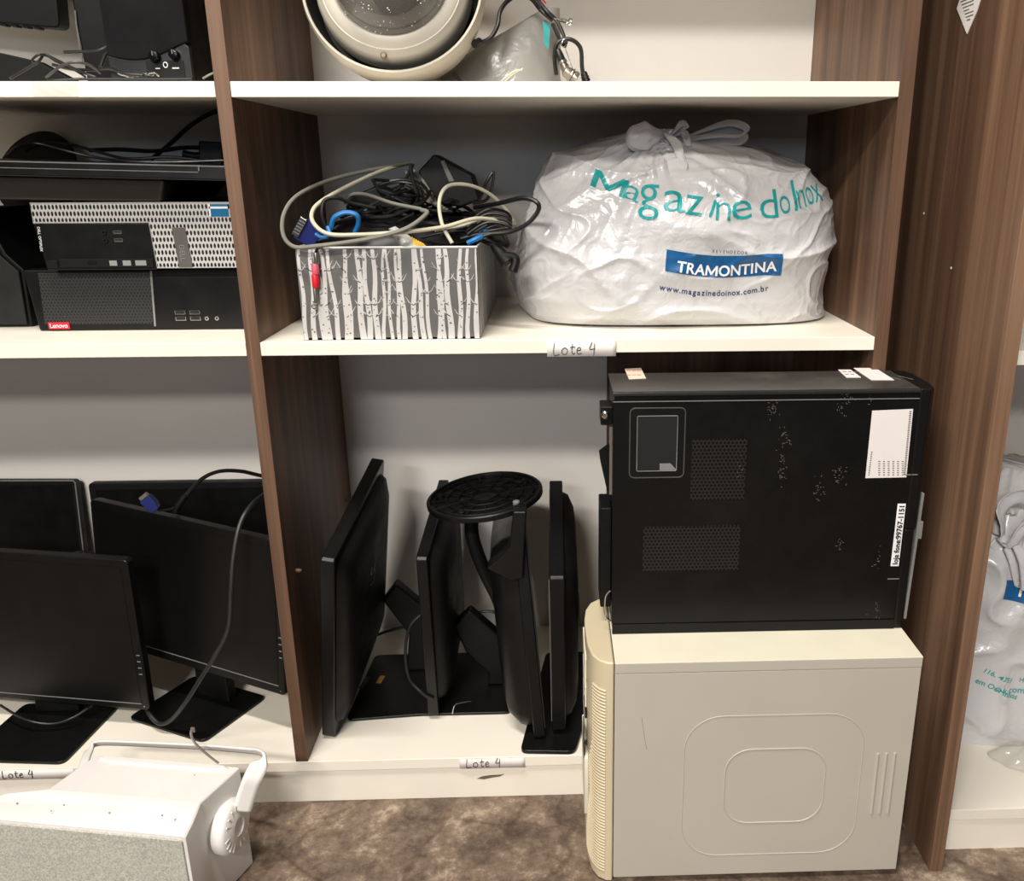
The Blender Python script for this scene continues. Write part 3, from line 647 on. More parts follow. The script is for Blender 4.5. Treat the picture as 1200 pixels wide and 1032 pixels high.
DM = simple('dull_nickel', (150, 144, 132), .35, metal=.9)
plug('video_connector', (653, 58), (664, 84), .0055, .085, 'metal twist connector with black sleeve hanging right of the thin bag', (RUB, DM))
plug('video_connector', (661, 82), (676, 93), .0085, .075, 'stubby knurled metal plug resting on the top centre shelf edge', (DM, DM))
plug('video_connector', (684, 84), (688, 96), .0045, .07, 'small black plug rightmost on the top centre shelf', (RUB, RUB))
g = G(); g.tube(P([(658, 52, .085), (661, 46, .085), (665, 50, .085), (661, 55, .085)]), .0008, 5, 5, closed=True); g.tube(P([(662, 56, .083), (667, 70, .08), (672, 84, .075)]), .0008, 5, 5); tag(obj('wire_ring', g, CHROME), 'small bright wire ring beside the twist connector', 'wire')
g = G(); g.tube(P([(532, 86, .10), (540, 95, .09), (546, 99, .08)]), .003, 8); tag(obj('cable', g, RUB), 'black cable stub below the dome camera shell', 'cable')

# ------------------------------------------------------------------ storage box of cables
x0, x1, y0, y1, zb, zt = .060, .3165, .014, .385, Z2+.0004, .9330
m = thing('storage_box', 'open card box printed with white birch trunks, full of cables', 'box', (.188, .014, zb))
g = G()
for a in ((x0, x1, y0, y0+.003), (x0, x1, y1-.003, y1), (x0, x0+.003, y0+.003, y1-.003), (x1-.003, x1, y0+.003, y1-.003)): g.box(a[0], a[1], a[2], a[3], zb, zt)
g.box(x0, x1, y0, y1, zb-.0002, zb+.003); obj('card_body', g, BOXG, m)
g = G(); g.tube([V((x0, y0, zt)), V((x1, y0, zt)), V((x1, y1, zt)), V((x0, y1, zt))], .0016, 6, 1, closed=True, smooth=False); obj('rim', g, BIRCH, m)
def birches(g, dk, w, h, mk, seed, n):
    R = random.Random(seed)
    def strip(pts, wd, t):
        for (a, b), (wa, wb) in zip(zip(pts, pts[1:]), zip(wd, wd[1:])):
            q_ = [(a[0]-wa, a[1]), (a[0]+wa, a[1]), (b[0]+wb, b[1]), (b[0]-wb, b[1])]
            q_ = [(min(w-.0005, max(.0005, u)), min(h-.002, max(.0005, v))) for u, v in q_]
            g.bm.faces.new([g.bm.verts.new(mk(u, v, t)) for u, v in q_])
    for i in range(n):
        u0 = (i+.5)/n*w+R.uniform(-.003, .003); lean = R.uniform(-.008, .008); wd0 = R.uniform(.0022, .0042); ph = R.uniform(0, 6)
        pts = [(u0+lean*(k/8)**1.2+.0014*sin(k*1.1+ph), h*k/8) for k in range(9)]
        wd = [wd0*(1.15-.055*k) for k in range(9)]; t = .0003+.00002*i; strip(pts, wd, t)
        for b in range(R.randint(3, 6)):
            k = R.randint(2, 7); sgn = R.choice((-1, 1)); a = pts[k]; L = R.uniform(.008, .017)
            br = [a, (a[0]+sgn*L*.45, a[1]+L*.35), (a[0]+sgn*L*.8, a[1]+L*.95)]; strip(br, [wd0*.28, wd0*.2, wd0*.08], t)
            if R.random() < .7: c_ = br[1]; strip([c_, (c_[0]+sgn*L*.5, c_[1]+L*.12)], [wd0*.18, wd0*.05], t)
        for b in range(7):
            k = .4+R.random()*7.2; i0 = int(k); f = k-i0; cx_ = pts[i0][0]*(1-f)+pts[i0+1][0]*f+R.choice((-1, 1))*wd0*.6*R.random(); cz_ = h*k/8; r_ = R.uniform(.0004, .0009)
            dk.bm.faces.new([dk.bm.verts.new(mk(min(w-.001, max(.001, cx_+dx*r_*1.3)), min(h-.003, max(.001, cz_+dz*r_)), t+.0005)) for dx, dz in ((-1, -1), (1, -1), (1, 1), (-1, 1))])
g, dk_ = G(), G()
birches(g, dk_, x1-x0, zt-zb, lambda u, v, t: V((x0+u, y0-t, zb+v)), 3, 23)
birches(g, dk_, y1-y0, zt-zb, lambda u, v, t: V((x1+t, y0+u, zb+v)), 5, 32)
obj('birch_print', g, BIRCH, m); obj('bark_marks', dk_, simple('dark_grey_print', (70, 68, 66), .5), m)
# tangle inside
R_ = random.Random(11)
g = G()
def curl(cx_, cy_, cz_, r, tilt, r2):
    a0 = R_.uniform(0, 6); pts = []
    for k in range(9):
        a = a0+k*.72; pts.append(V((cx_+r*cos(a)*R_.uniform(.85, 1.1), cy_+r*.8*sin(a), cz_+r*tilt*sin(a+a0)+R_.uniform(-.005, .005))))
    g.tube(pts, r2, 6, 6)
for k in range(95):
    cx_ = R_.uniform(.115, .262); f = 1-abs((cx_-.19)/.13)
    curl(cx_, R_.uniform(.085, .30), R_.uniform(.925, .955+.055*f), R_.uniform(.024, .055), R_.uniform(-.5, .5), R_.choice((.0018, .0024, .003)))
g.grid(blob(.188, .19, .905, .118, .16, .07, 4, .012, 20, (48, 28)), 48, 28, True)
tag(obj('tangled_cables', g, RUB), 'dense black tangle of cables filling the birch-print box', 'cables', kind='stuff')
CB = [
 ([(600, 262, .09), (560, 256, .05), (520, 266, .02), (470, 272, .0), (420, 275, .0), (385, 274, .0), (368, 262, .01), (366, 248, .02), (378, 235, .04), (410, 217, .09), (450, 199, .15), (480, 191, .18)], .0030, BEIGEC, 'pale cream cable in a wide loop across the front of the box'),
 ([(482, 190, .17), (440, 198, .15), (390, 210, .10), (350, 228, .04), (333, 250, .015), (332, 275, .0), (345, 289, -.004), (372, 288, -.006), (430, 280, -.006), (475, 268, -.004), (500, 250, .01), (494, 246, .02)], .0030, GREYC, 'grey cable bulging out over the left side of the box'),
 ([(530, 285, .02), (518, 262, .03), (515, 235, .05), (525, 218, .07), (550, 217, .09), (575, 228, .11), (595, 248, .13), (604, 265, .14)], .0028, BEIGEC, 'pale cream cable arching high at the right of the box'),
 ([(494, 245, .02), (460, 238, .05), (430, 228, .08), (412, 228, .09), (404, 238, .1)], .0026, GREYC, 'short greyish cable crossing the middle of the tangle'),
 ([(604, 262, .12), (570, 256, .08), (540, 265, .05), (510, 270, .02)], .0024, BEIGEC, 'cream cable end running to the right rim of the box'),
 ([(556, 243, .12), (585, 238, .08), (612, 232, .05), (628, 236, .04), (631, 246, .04), (618, 262, .04), (596, 272, .05), (560, 275, .06), (540, 280, .06)], .0034, RUB, 'thick black cable loop reaching out toward the white bag'),
 ([(562, 234, .14), (570, 214, .13), (578, 202, .13), (577, 218, .13), (570, 234, .13), (554, 238, .13)], .0026, RUB, 'small upright black loop beside the power adapter'),
 ([(484, 192, .15), (478, 205, .15), (470, 218, .14), (450, 228, .13), (424, 230, .12)], .0028, RUB, 'black cable bending down left of the power adapter'),
 ([(481, 195, .14), (485, 215, .13), (492, 235, .12), (505, 246, .10), (530, 248, .09)], .0026, RUB, 'black cable dropping down in front of the grey bundle'),
 ([(382, 268, .02), (377, 250, .02), (380, 235, .03), (395, 232, .04), (412, 238, .05), (440, 244, .06)], .0026, RUB, 'black cable hooked over the blue plug at left of the box'),
 ([(388, 268, .025), (392, 255, .02), (405, 249, .02), (418, 252, .02), (420, 262, .025), (416, 272, .03)], .0036, BLUEC, 'bright blue cable loop at the left of the box'),
 ([(370, 274, .015), (378, 278, .012), (386, 275, .012), (384, 266, .02)], .0030, BLUEC, 'short blue cable bend beside the blue plug'),
 ([(548, 285, .05), (558, 280, .05), (566, 276, .06), (570, 270, .08)], .0040, BLUEC, 'dark blue cable piece near the right rim of the box'),
]
for a in CB: cable('cable', a[0], a[1], a[2], a[3])
for k in range(4):
    cable('cable', [(476+k*3, 200, .17-k*.01), (480+k*5, 214-k, .16), (490+k*5, 226, .14), (502+k*4, 236+k*2, .12), (516+k*3, 240+k*2, .11)], .0023, GREYC, 'thin grey cable in the bundle left of the black power adapter', group='bundled thin grey cables in the box')
for k in range(4):
    y_ = .10-.015*k; cable('cable', [(548, 262+k*4, y_), (570, 246+k*5, y_), (592, 248+k*5, y_), (598, 258+k*4, y_), (575, 262+k*4, y_), (556, 272+k*3, y_)], .0022, RUB, 'flattened black cable loop in the bundle at the right of the box', group='looped black cables at the right of the box')
# power adapter in the box
m = thing('power_adapter', 'black power adapter block sticking up from the box of cables', 'power adapter', at(530, 262, y=.2))
fr = [at(u, v, y=.16) for u, v in ((489, 201), (508, 180), (553, 205), (562, 235), (540, 243), (500, 238))]
g = G(); g.prism([(p.x, p.z) for p in fr], 'y', .165, .225); obj('case', g, BLKM, m, .004)
q = [at(u, v, y=.16) for u, v in ((516, 189), (520, 188), (532, 212), (526, 213))]; obj('label', G().prism([(p.x, p.z) for p in q], 'y', .1636, .166), simple('worn_grey_label', (96, 94, 90), .5), m)
m = thing('power_adapter', 'flat black adapter lying in the tangle left of the grey bundle', 'power adapter', at(450, 245, y=.12))
obj('case', G().prism([(p.x, p.z) for p in [at(u, v, y=.11) for u, v in ((404, 233), (440, 218), (486, 232), (480, 246), (410, 243))]][::-1], 'y', .11, .17), BLKM, m, .004)
# blue plug
m = thing('cable_plug', 'blue-bodied metal screen plug at the far left of the box', 'connector', at(360, 265, y=.01))
M = frame_at(at(372, 282, y=.03), V((.62, 0, .78)), V((-.50, -.25, .62))); 
obj('body', G().prism([(-.010, 0), (.014, 0), (.018, .014), (.018, .03), (-.014, .03), (-.014, .014)], 'y', -.006, .006, M=M), BLUEP, m, .002)
M2 = frame_at(at(355, 268, y=.015), V((.55, 0, .83)), V((-.83, 0, .4)))
obj('metal_shell', G().box(-.014, .014, -.003, .004, 0, .010, M=M2), CHROME, m, .001)
g = G()
for k in range(6): g.box(-.0125+k*.0045, -.0105+k*.0045, -.0038, -.0028, .001, .010, M=M2)
obj('contacts', g, SOCK, m)
# red plug hanging on front
m = thing('audio_plug', 'red and silver audio plug hanging down the front of the birch box', 'connector', at(368, 365, y=.008))
def seg_(name, v0, v1, r, mt, u=368): 
    a, b = at(u+1, v0, y=.0065), at(u, v1, y=.0065); obj(name, G().lathe([(r*.9, 0), (r, .001), (r, (b-a).length-.001), (r*.9, (b-a).length)], frame_at(a, V((1, 0, 0)), b-a), 18), mt, m)
seg_('ferrule', 296, 309, .0036, DM, 369); seg_('pink_grip', 309, 321, .0052, PINK); seg_('red_grip', 321.5, 337, .0050, RED); seg_('shaft', 337, 355, .0030, DM)
a = at(368, 359, y=.0065); g = G(); g.tube([a+V((.003*cos(k*.785), 0, .0034*sin(k*.785))) for k in range(8)], .0009, 6, 1, closed=True, smooth=False); obj('tip_ring', g, CHROME, m)
g = G(); g.tube(P([(370, 297, .0065), (372, 291, .006), (377, 288, .012), (384, 284, .03)]), .0022, 6); obj('lead', g, RUB, m)
# zip bag with yellow connectors
g = G()
qa = [at(u, v, y=.024) for u, v in ((455, 268), (463, 265), (500, 290), (503, 303), (478, 303))]
def zip_(u, v):
    a = qa[0].lerp(qa[4], u); b = qa[1].lerp(qa[2], u); p = a.lerp(b, v); 
    return p+V((0, -.012*sin(pi*v)*sin(pi*u)**.5+.002*sin(u*20), .0))
g.grid(zip_, 20, 8); zb_ = tag(obj('clear_pouch', g, CLEAR), 'clear plastic pouch with yellow wires poking over the box rim', 'pouch')
g = G()
for k in range(6):
    a = at(482+k*2.5, 278+k*1.5, y=.022); b = at(488+k*2.8, 297, y=.022); g.tube([a, a.lerp(b, .5)+V((.002, -.002, .001)), b], .0019, 6, 4)
tag(obj('yellow_wires', g, ORG), 'yellow wire ends inside the clear pouch', 'wires')
# plug on the right side
m = thing('power_plug', 'black mains plug hanging outside the box beside the white bag', 'plug', at(590, 310, y=.06))
g = G(); a, b = at(578, 286, y=.07), at(595, 308, y=.06)
g.tube([a, a.lerp(b, .5), b], lambda t: .006+.006*t, 12, 4); obj('body', g, BLKM, m)
g = G(); g.tube([at(588, 300, y=.06), at(604, 303, y=.06), at(601, 318, y=.055)], .007, 10, 5); obj('shoulder', g, BLKM, m)
g = G(); g.tube(P([(556, 278, .09), (570, 284, .08), (582, 290, .07)]), .0035, 8); obj('lead', g, RUB, m)
cable('cable', [(572, 262, .10), (588, 272, .09), (596, 288, .09), (586, 284, .1), (566, 274, .11)], .0032, RUB, 'black cable bend just above the hanging mains plug')

# ------------------------------------------------------------------ white carrier bag
RI = [ # z, left, right, front, back
 (.8012, .405, .862, .110, .350), (.8040, .388, .876, .096, .365), (.815, .377, .880, .088, .375), (.840, .366, .876, .078, .385), (.875, .362, .874, .070, .388), (.910, .365, .876, .066, .388),
 (.945, .374, .878, .068, .385), (.975, .386, .876, .074, .382), (1.000, .398, .866, .086, .376), (1.022, .408, .850, .100, .368), (1.040, .420, .828, .118, .358), (1.056, .440, .800, .140, .345), (1.068, .475, .770, .165, .325), (1.076, .520, .735, .190, .30), (1.080, .57, .69, .215, .275)]
knot = V((.586, .185, 1.080))
def ridx(t):
    t = max(0, min(.9999, t))*(len(RI)-1); i = int(t); f = t-i; a, b = RI[i], RI[i+1]; return [a[k]*(1-f)+b[k]*f for k in range(5)]
def ridge(p): return 1-2*abs(noise.noise(p))
def bagpt(u, v):
    z, L, R2, Fr, Bk = ridx(v); th = 2*pi*u; e = .62
    c, s = cos(th), sin(th); sg = lambda a: math.copysign(abs(a)**e, a)
    base = V(((L+R2)/2+(R2-L)/2*sg(c), (Fr+Bk)/2+(Bk-Fr)/2*sg(s), z))
    nrm = V((c*.6, s, .25+.9*max(0, v-.55))).normalized()
    dk = base-knot; d = V((dk.x, dk.z)).length; ang = math.atan2(dk.z, dk.x)
    w = min(1, v*8)
    f1 = ridge(V((ang*4.6, d*2.0, 3)))*math.exp(-d/.15)*.018
    q_ = base+V((noise.noise(base*5), noise.noise(base*5+V((9, 0, 0))), noise.noise(base*5+V((0, 9, 0)))))*.05
    # soft diagonal creases
    f2 = ridge(V((q_.x*4+q_.z*7, q_.z*10-q_.x*3, q_.y*4)))**3*.0100
    f3 = max(0, ridge(V((q_.x*9-q_.z*9, q_.z*13+q_.x*5, q_.y*8+5))))**6*.0045
    f4 = noise.noise(base*7+V((3, 1, 2)))*.013
    f5 = max(0, ridge(V((q_.x*22+q_.z*8, q_.z*22-q_.x*18, q_.y*15))))**8*.0014
    base += nrm*((f1+f2+f3+f4+f5)*w-.006*w)
    base.x = min(base.x, .8955); base.z = max(base.z, .8010); return base
g = G(); g.grid(bagpt, 420, 220, True)
for j, rev in ((0, False),):
    pass
g.bm.verts.ensure_lookup_table()
g.bm.faces.new([g.bm.verts[i] for i in range(420)][::-1]); g.bm.faces.new([g.bm.verts[i] for i in range(220*420, 221*420)])
bagbvh = BVHTree.FromBMesh(g.bm)
bag = thing('carrier_bag', 'big knotted white carrier bag with teal lettering on the middle shelf', 'bag', (.63, .2, Z2))
obj('bag_body', g, BAGM, bag, angle=75)
# gathered neck, knot and loops
g = G()
def neck(u, v):
    th = 2*pi*u; r = .052*(1-v)**2.0+.011+.004*v
    r *= 1+.28*sin(th*9+v*2)+.12*sin(th*17)
    x_, y_ = knot.x+.012*v+r*1.25*cos(th), knot.y+.006+r*.75*sin(th)
    h = bagbvh.ray_cast(V((x_, y_, 1.4)), V((0, 0, -1)))[0]; hz = max(1.045, (h.z if h else 1.06))-.004*(1-v)**2+.004*sin(pi*v)
    w = min(1, max(0, (v-.35)/.45)); return V((x_, y_, hz*(1-w)+(1.05+.048*v)*w))
g.grid(neck, 96, 18, True); obj('gathered_neck', g, BAGM, bag, angle=80)
def loop(pts, wd, name, th=.004, tw=0):
    c = catmull([V(p) for p in pts], 14); n = len(c); g_ = G()
    def fn(u, v):
        k = u*(n-1); i = min(int(k), n-2); p = c[i].lerp(c[i+1], k-i); t = (c[i+1]-c[i]).normalized()
        up = V((0, -.45, 1)); up = (up-t*up.dot(t)).normalized(); sd = t.cross(up)
        W_ = wd*(.35+.65*sin(pi*u)**.6); o_ = (v-.5)*W_
        return p+up*o_+sd*(.0045*sin(v*9+u*5)+.006*sin(u*14)*abs(v-.5))
    g_.grid(fn, 60, 16); return obj(name, g_, BAGM, bag, angle=80, solid=.0012)
kp = lambda u, v, y: at(u, v, y=y)
lc = kp(756, 161, .15); kk = kp(786, 159, .165)
def lobe(u, v):
    th, ph = 2*pi*u, pi*v; ax_ = (kk-lc).normalized(); sd = ax_.cross(V((0, 0, 1))).normalized(); up = sd.cross(ax_)
    a = -cos(ph); w_ = sin(ph)**.75*(1 if a < 0 else 1-.65*a)
    p = lc+ax_*(a*(.031 if a < 0 else .042))+up*(w_*.019*sin(th))+sd*(w_*.016*cos(th))
    f = ridge(V((th*1.1, a*1.2, 2)))*.0035+ridge(V((a*3, th*2.6, 7)))*.0016; return p+(up*sin(th)+sd*cos(th))*f*w_
g = G(); g.grid(lobe, 64, 30, True); obj('knot_lobe', g, BAGM, bag, angle=80)
loop([kp(798, 164, .2), kp(825, 156, .2), kp(855, 149, .2), kp(874, 154, .19), kp(868, 163, .185), kp(840, 162, .18), kp(806, 166, .18)], .020, 'handle_loop')
loop([kp(780, 158, .16), kp(790, 175, .13), kp(800, 196, .11), kp(800, 210, .105)], .030, 'handle_tail')
loop([kp(786, 158, .165), kp(800, 148, .165), kp(801, 156, .165), kp(808, 172, .15)], .014, 'handle_tail')
# print, wrapped onto the film along y
def retri(g_):
    bmesh.ops.remove_doubles(g_.bm, verts=g_.bm.verts, dist=1e-6)
    bmesh.ops.triangulate(g_.bm, faces=g_.bm.faces, ngon_method='EAR_CLIP')
    for _ in range(5):
        es = [e for e in g_.bm.edges if e.calc_length() > .003]
        if not es: break
        bmesh.ops.subdivide_edges(g_.bm, edges=es, cuts=1); bmesh.ops.triangulate(g_.bm, faces=g_.bm.faces)
def wrap(g_, lift=.0012):
    retri(g_)
    for v in g_.bm.verts:
        h = bagbvh.ray_cast(V((v.co.x, -.3, v.co.z)), V((0, 1, 0)))
        x_, z_ = v.co.x, v.co.z; v.co = ((h[0] or V((x_, .12, z_)))+V(((x_-.63)*1.6, -1, max(0, z_-.98)*6)).normalized()*lift)
    return g_
def letters(items, yref=.09, depth=0, off=0):
    g_ = G()
    for ch, u, v, hpx, rot, sx in items:
        p = at(u, v, y=yref); s = hpx*.00130
        M = face_xz(p.x, 0, p.z, radians(rot)) @ Matrix.Diagonal((sx, 1, 1, 1))
        textg(ch, s, M, depth, G_=g_, offset=off, align='CENTER')
    return g_
T1 = [('M', 712, 225, 29, -20, 1.75), ('a', 738, 234, 34, -24, 1.45), ('g', 759, 243, 58, -4, .95), ('a', 787, 247, 50, -6, 1.35), ('z', 809, 251, 48, -8, 1.05), ('i', 828, 253, 44, -22, 1.0), ('n', 843, 257, 44, -4, 1.05), ('e', 866, 256, 46, 6, 1.35), ('d', 900, 255, 46, 4, 1.25), ('o', 921, 250, 44, 8, .65), ('I', 934, 247, 50, 4, .9), ('n', 944, 244, 46, 10, .6), ('o', 956, 240, 44, 10, .5), ('x', 968, 237, 44, 12, .6)]
obj('shop_name_print', wrap(letters(T1, off=-.0004)), TEAL, bag)
# blue banner
g = G()
def ban(u, v):
    a = at(780, 291, y=.08).lerp(at(916, 297, y=.08), u); b = at(778, 316, y=.08).lerp(at(915, 323, y=.08), u); p = b.lerp(a, v)
    p.z += -.0065*sin(pi*min(1, u*1.15)); p.z -= (.0) ; return p
g.grid(ban, 60, 12); obj('banner_print', wrap(g, .0012), NAVY, bag, solid=0)
n_ = 10; g = G()
TW = [.56, .62, .68, .86, .80, .76, .56, .30, .76, .68]; acc = 0
for ch, w_ in zip('TRAMONTINA', TW):
    t = (acc+w_/2)/sum(TW); acc += w_; u = 791+118*t; t2 = (u-780)/136; v = 315+8*sin(pi*min(1, t2*1.15))*.85-1+t2*4
    p = at(u, v, y=.08); textg(ch, .0225, face_xz(p.x, 0, p.z, radians(-8*cos(pi*t2)-1)), 0, G_=g, align='CENTER', offset=.0005)
obj('banner_lettering', wrap(g, .0022), WPR, bag)
g = G(); s_ = 'REVENDEDOR'
for k, ch in enumerate(s_): p = at(834+k*4.2, 295+k*.2, y=.08); textg(ch, .0062, face_xz(p.x, 0, p.z), 0, G_=g, align='CENTER')
s_ = 'www.magazinedoinox.com.br'
wd_ = [1.5 if c in 'wm' else .5 if c in 'i.' else 1 for c in s_]; tot = sum(wd_); acc = 0
for c, w_ in zip(s_, wd_):
    t = (acc+w_/2)/tot; acc += w_; p = at(771+131*t, 338+8*sin(pi*t*.95)+1.5*t, y=.08); textg(c, .0125, face_xz(p.x, 0, p.z, radians(-9*cos(pi*t))), 0, G_=g, align='CENTER', offset=.0002)
obj('small_lettering', wrap(g, .0014), simple('dark_blue_print', (34, 52, 96), .4), bag)

# ------------------------------------------------------------------ black slim tower on the beige tower
ZT = .3812
xb, xf, yf, yk, zt = .5045, .943, -.116, -.004, .7505
zb = ZT+.0006
m = thing('computer_tower', 'slim black computer tower standing on top of the beige tower', 'computer', ((xb+xf)/2, -.06, zb))
obj('chassis', G().box(xb+.002, xf-.016, yf+.0015, yk, zb, zt-.0015), STEEL, m, .001)
obj('side_panel', G().box(xb, xf-.0165, yf, yf+.0014, zb+.017, zt-.013), STEEL, m, .0005)
obj('bottom_rail', G().box(xb+.001, xf-.0165, yf-.0006, yf+.001, zb, zb+.0155), STEEL, m, .0005)
g = G(); g.tube([V((xb, yf+.001, zt-.003)), V((xf-.017, yf+.001, zt-.003))], .0034, 10, 1, smooth=False); obj('top_edge', g, simple('worn_satin_steel', (46, 46, 46), .25, metal=.3), m)
obj('top_cover', G().box(xb, xf-.017, yf+.003, yk, zt-.0015, zt), simple('dark_top_sheen', (58, 56, 54), .32, dust=.4), m)  # black cover greyed: reflected light is put into its colour, with dust
obj('panel_seam', G().box(xb, xf-.017, yf-.0012, yf, zt-.0140, zt-.0130), GREY, m)
g = G(); g.prism([(xf-.0158, yf), (xf-.002, yf), (xf+.005, yf+.006), (xf+.010, yf+.03), (xf+.010, yk-.02), (xf+.003, yk), (xf-.0158, yk)], 'z', zb+.16, zt)
g.prism([(xf-.0158, yf), (xf-.003, yf), (xf+.0, yf+.006), (xf+.003, yf+.03), (xf+.003, yk-.02), (xf, yk), (xf-.0158, yk)], 'z', zb, zb+.16)
obj('front_bezel', g, BLK, m, .0025)
g = G(); g.hexa([V(p) for p in ((xf-.002, yf-.0005, zb+.016), (xf+.0015, yf-.0005, zb+.016), (xf+.0015, yf+.02, zb+.016), (xf-.002, yf+.02, zb+.016), (xf+.003, yf-.0005, zb+.215), (xf+.0065, yf-.0005, zb+.215), (xf+.0065, yf+.02, zb+.215), (xf+.003, yf+.02, zb+.215))]); obj('silver_strip', g, GREY, m, .0005)
obj('strip_tab', G().box(xf+.005, xf+.0098, yf-.001, yf+.01, zb+.145, zb+.172), GREY, m, .001)
for k in range(2): obj('top_groove', G().box(-.014, .014, -.0004, .0004, 0, .0005, M=Matrix.Translation((xf-.030+.018*k, -.05, zt-.0002)) @ Matrix.Rotation(radians(-62), 4, 'Z')), GREY, m)
obj('bezel_seam', G().box(xf-.0165, xf-.0158, yf-.0009, yf, zb, zt-.002), SOCK, m)
# recessed duct
wx0, wx1, wz0, wz1 = .528, .604, .627, .7275
g = G(); g.tube([V((u, yf-.0003, v)) for u, v in rrect(wx0, wx1, wz0, wz1, .007)], .0010, 6, 1, closed=True, smooth=False); obj('duct_rim', g, simple('worn_black_edge', (70, 70, 68), .3), m)
g = G(); g.prism(rrect(wx0+.001, wx1-.001, wz0+.001, wz1-.001, .006), 'y', yf-.0006, yf+.0002); obj('duct_frame', g, BLK, m)
obj('duct_opening', G().box(.538, .5935, yf-.0012, yf-.0004, .637, .7165), SOCK, m, 0)
g = G(); g.tube([V((u, yf-.0012, v)) for u, v in rrect(.538, .5935, .637, .7165, .001, 1)], .0006, 5, 1, closed=True, smooth=False); obj('duct_inner_rim', g, GREY, m)
g = G(); g.prism([(.570, .638), (.594, .638), (.585, .648), (.570, .648)], 'y', yf-.0018, yf-.0012); obj('duct_lining', g, GREY, m)
for i, (a, b, c, d) in enumerate(((.614, .691, .5925, .682), (.549, .688, .483, .553))):
    obj('vent', G().box(a, b, yf-.0005, yf+.0005, c, d), MESHT, m)
# marks and scratches
g = G(); RR = random.Random(5)
for u, v, n in ((905, 480, 12), (920, 512, 10), (990, 472, 16), (915, 540, 8), (960, 575, 10), (985, 555, 12), (1030, 655, 6), (1028, 720, 8), (1020, 462, 6), (865, 550, 5), (985, 640, 5), (916, 558, 7)):
    for k in range(n*2):
        p = at(u+RR.gauss(0, 3.5), v+RR.gauss(0, 7), y=yf-.0008); L = RR.uniform(.0003, .0018); a = RR.choice((0, 1.57))+RR.gauss(0, .25)
        g.box(-L, L, -.0003, .0002, -.00022, .00022, M=Matrix.Translation((p.x, yf-.0003, p.z)) @ Matrix.Rotation(a, 4, 'Y'))
obj('scratches', g, simple('scratch_grey', (104, 100, 94), .6), m)
for u0, v0, u1, v1 in ((900, 500, 902, 575), (984, 540, 986, 590), (960, 635, 985, 650)):
    pass
for u0, v0, u1, v1 in ((1040, 678, 1053, 681), (1060, 556, 1075, 558)):
    a, b = at(u0, v0, y=yf), at(u1, v1, y=yf); obj('edge_mark', G().box(a.x, b.x, yf-.0008, yf, a.z-.0007, a.z+.0005), GREY, m)
# stickers
def sticker(name, quad, y, parent, mat, t=.0004):
    q_ = [at(u, v, y=y) for u, v in quad]; return obj(name, G().prism([(p.x, p.z) for p in q_], 'y', y-t, y), mat, parent)
ys = yf-.0004
st = sticker('printed_label', ((1022, 481), (1070, 479), (1062, 559), (1014, 560)), ys, m, PAPER)
g = G(); a = at(1060, 555, y=ys); b = at(1067, 482, y=ys)
for k in range(34):
    p = a.lerp(b, k/33); g.box(p.x-.0016, p.x+.0012, ys-.0007, ys-.0004, p.z-.0008, p.z+.0008)
for j in range(6):
    for k in range(7):
        p = at(1030+j*5.5, 556-k*2.6, y=ys); g.box(p.x-.0012, p.x+.0016, ys-.0007, ys-.0004, p.z-.0006, p.z+.0006)
for k in range(12): p = at(1018+k*.3, 556-k*2.4, y=ys); g.box(p.x-.0008, p.x+.001, ys-.0007, ys-.0004, p.z-.0008, p.z+.0008)
obj('fine_print', g, simple('faded_grey_ink', (110, 106, 108), .7), st)
st = sticker('phone_label', ((1052, 590), (1061.5, 590), (1053, 663), (1043.5, 663)), ys, m, WPR)
p = at(1051.5, 661, y=ys); q = at(1060, 592, y=ys); ang = math.atan2(q.z-p.z, q.x-p.x)
obj('lettering', textg('loja fone:99767-1151', .0106, face_xz(p.x, ys-.0007, p.z, ang), .0002, offset=.0003, space=1.03), INK, st)
def topsticker(name, quad, mat, parent):
    q_ = [at(u, v, z=zt+.0006) for u, v in quad]; return obj(name, G().prism([(p.x, p.y) for p in q_], 'z', zt+.0001, zt+.0007), mat, parent)
s1 = topsticker('price_sticker', ((732, 432), (751, 431), (757, 443), (737, 444)), simple('pale_orange_paper', (222, 204, 186), .6), m)
g = G()
for k in range(6): p = at(737+k%3*6, 435+k//3*5, z=zt); g.box(p.x-.003, p.x+.003, p.y-.003, p.y+.004, zt+.0007, zt+.0009)
obj('sticker_print', g, simple('salmon_print', (206, 150, 124), .6), s1)
s1 = topsticker('serial_sticker', ((982, 433), (997, 433), (1009, 442), (992, 442)), PAPER, m)
s2 = topsticker('white_sticker', ((1000, 431), (1026, 431), (1048, 445), (1021, 445)), PAPER, m)
g = G()
for k in range(5):
    p = at(990+k*3, 436+k%2*3, z=zt); g.box(p.x-.003, p.x+.002, p.y-.002, p.y+.002, zt+.0007, zt+.0009)
obj('sticker_print', g, simple('faded_grey_ink', (110, 106, 108), .7), s1)
# rear fittings on the left end
for z_, h_ in ((.724, .012), (.5, .09), (.40, .03)): pass
g = G(); g.box(xb-.016, xb+.001, yf+.012, yf+.05, .700, .727); obj('lock_block', g, STEEL, m, .002)
g = G(); g.lathe([(.0055, 0), (.0055, .004), (.003, .006)], Matrix.Translation((xb-.010, yf+.012, .716)) @ Matrix.Rotation(pi/2, 4, 'X'), 16); obj('thumb_screw', g, CHROME, m)
g = G(); g.box(xb-.004, xb+.001, yf+.006, yf+.012, .60, .70); obj('rear_rail', g, CHROME, m)
g = G(); g.prism([(xb+.001, .675), (xb-.018, .660), (xb-.016, .645), (xb-.004, .59), (xb+.001, .58)], 'y', yf+.02, yf+.024); obj('bracket', g, STEEL, m)
g = G(); g.box(xb-.015, xb+.001, yf+.03, yf+.09, .41, .57); obj('rear_ports', g, BLKM, m, .002)
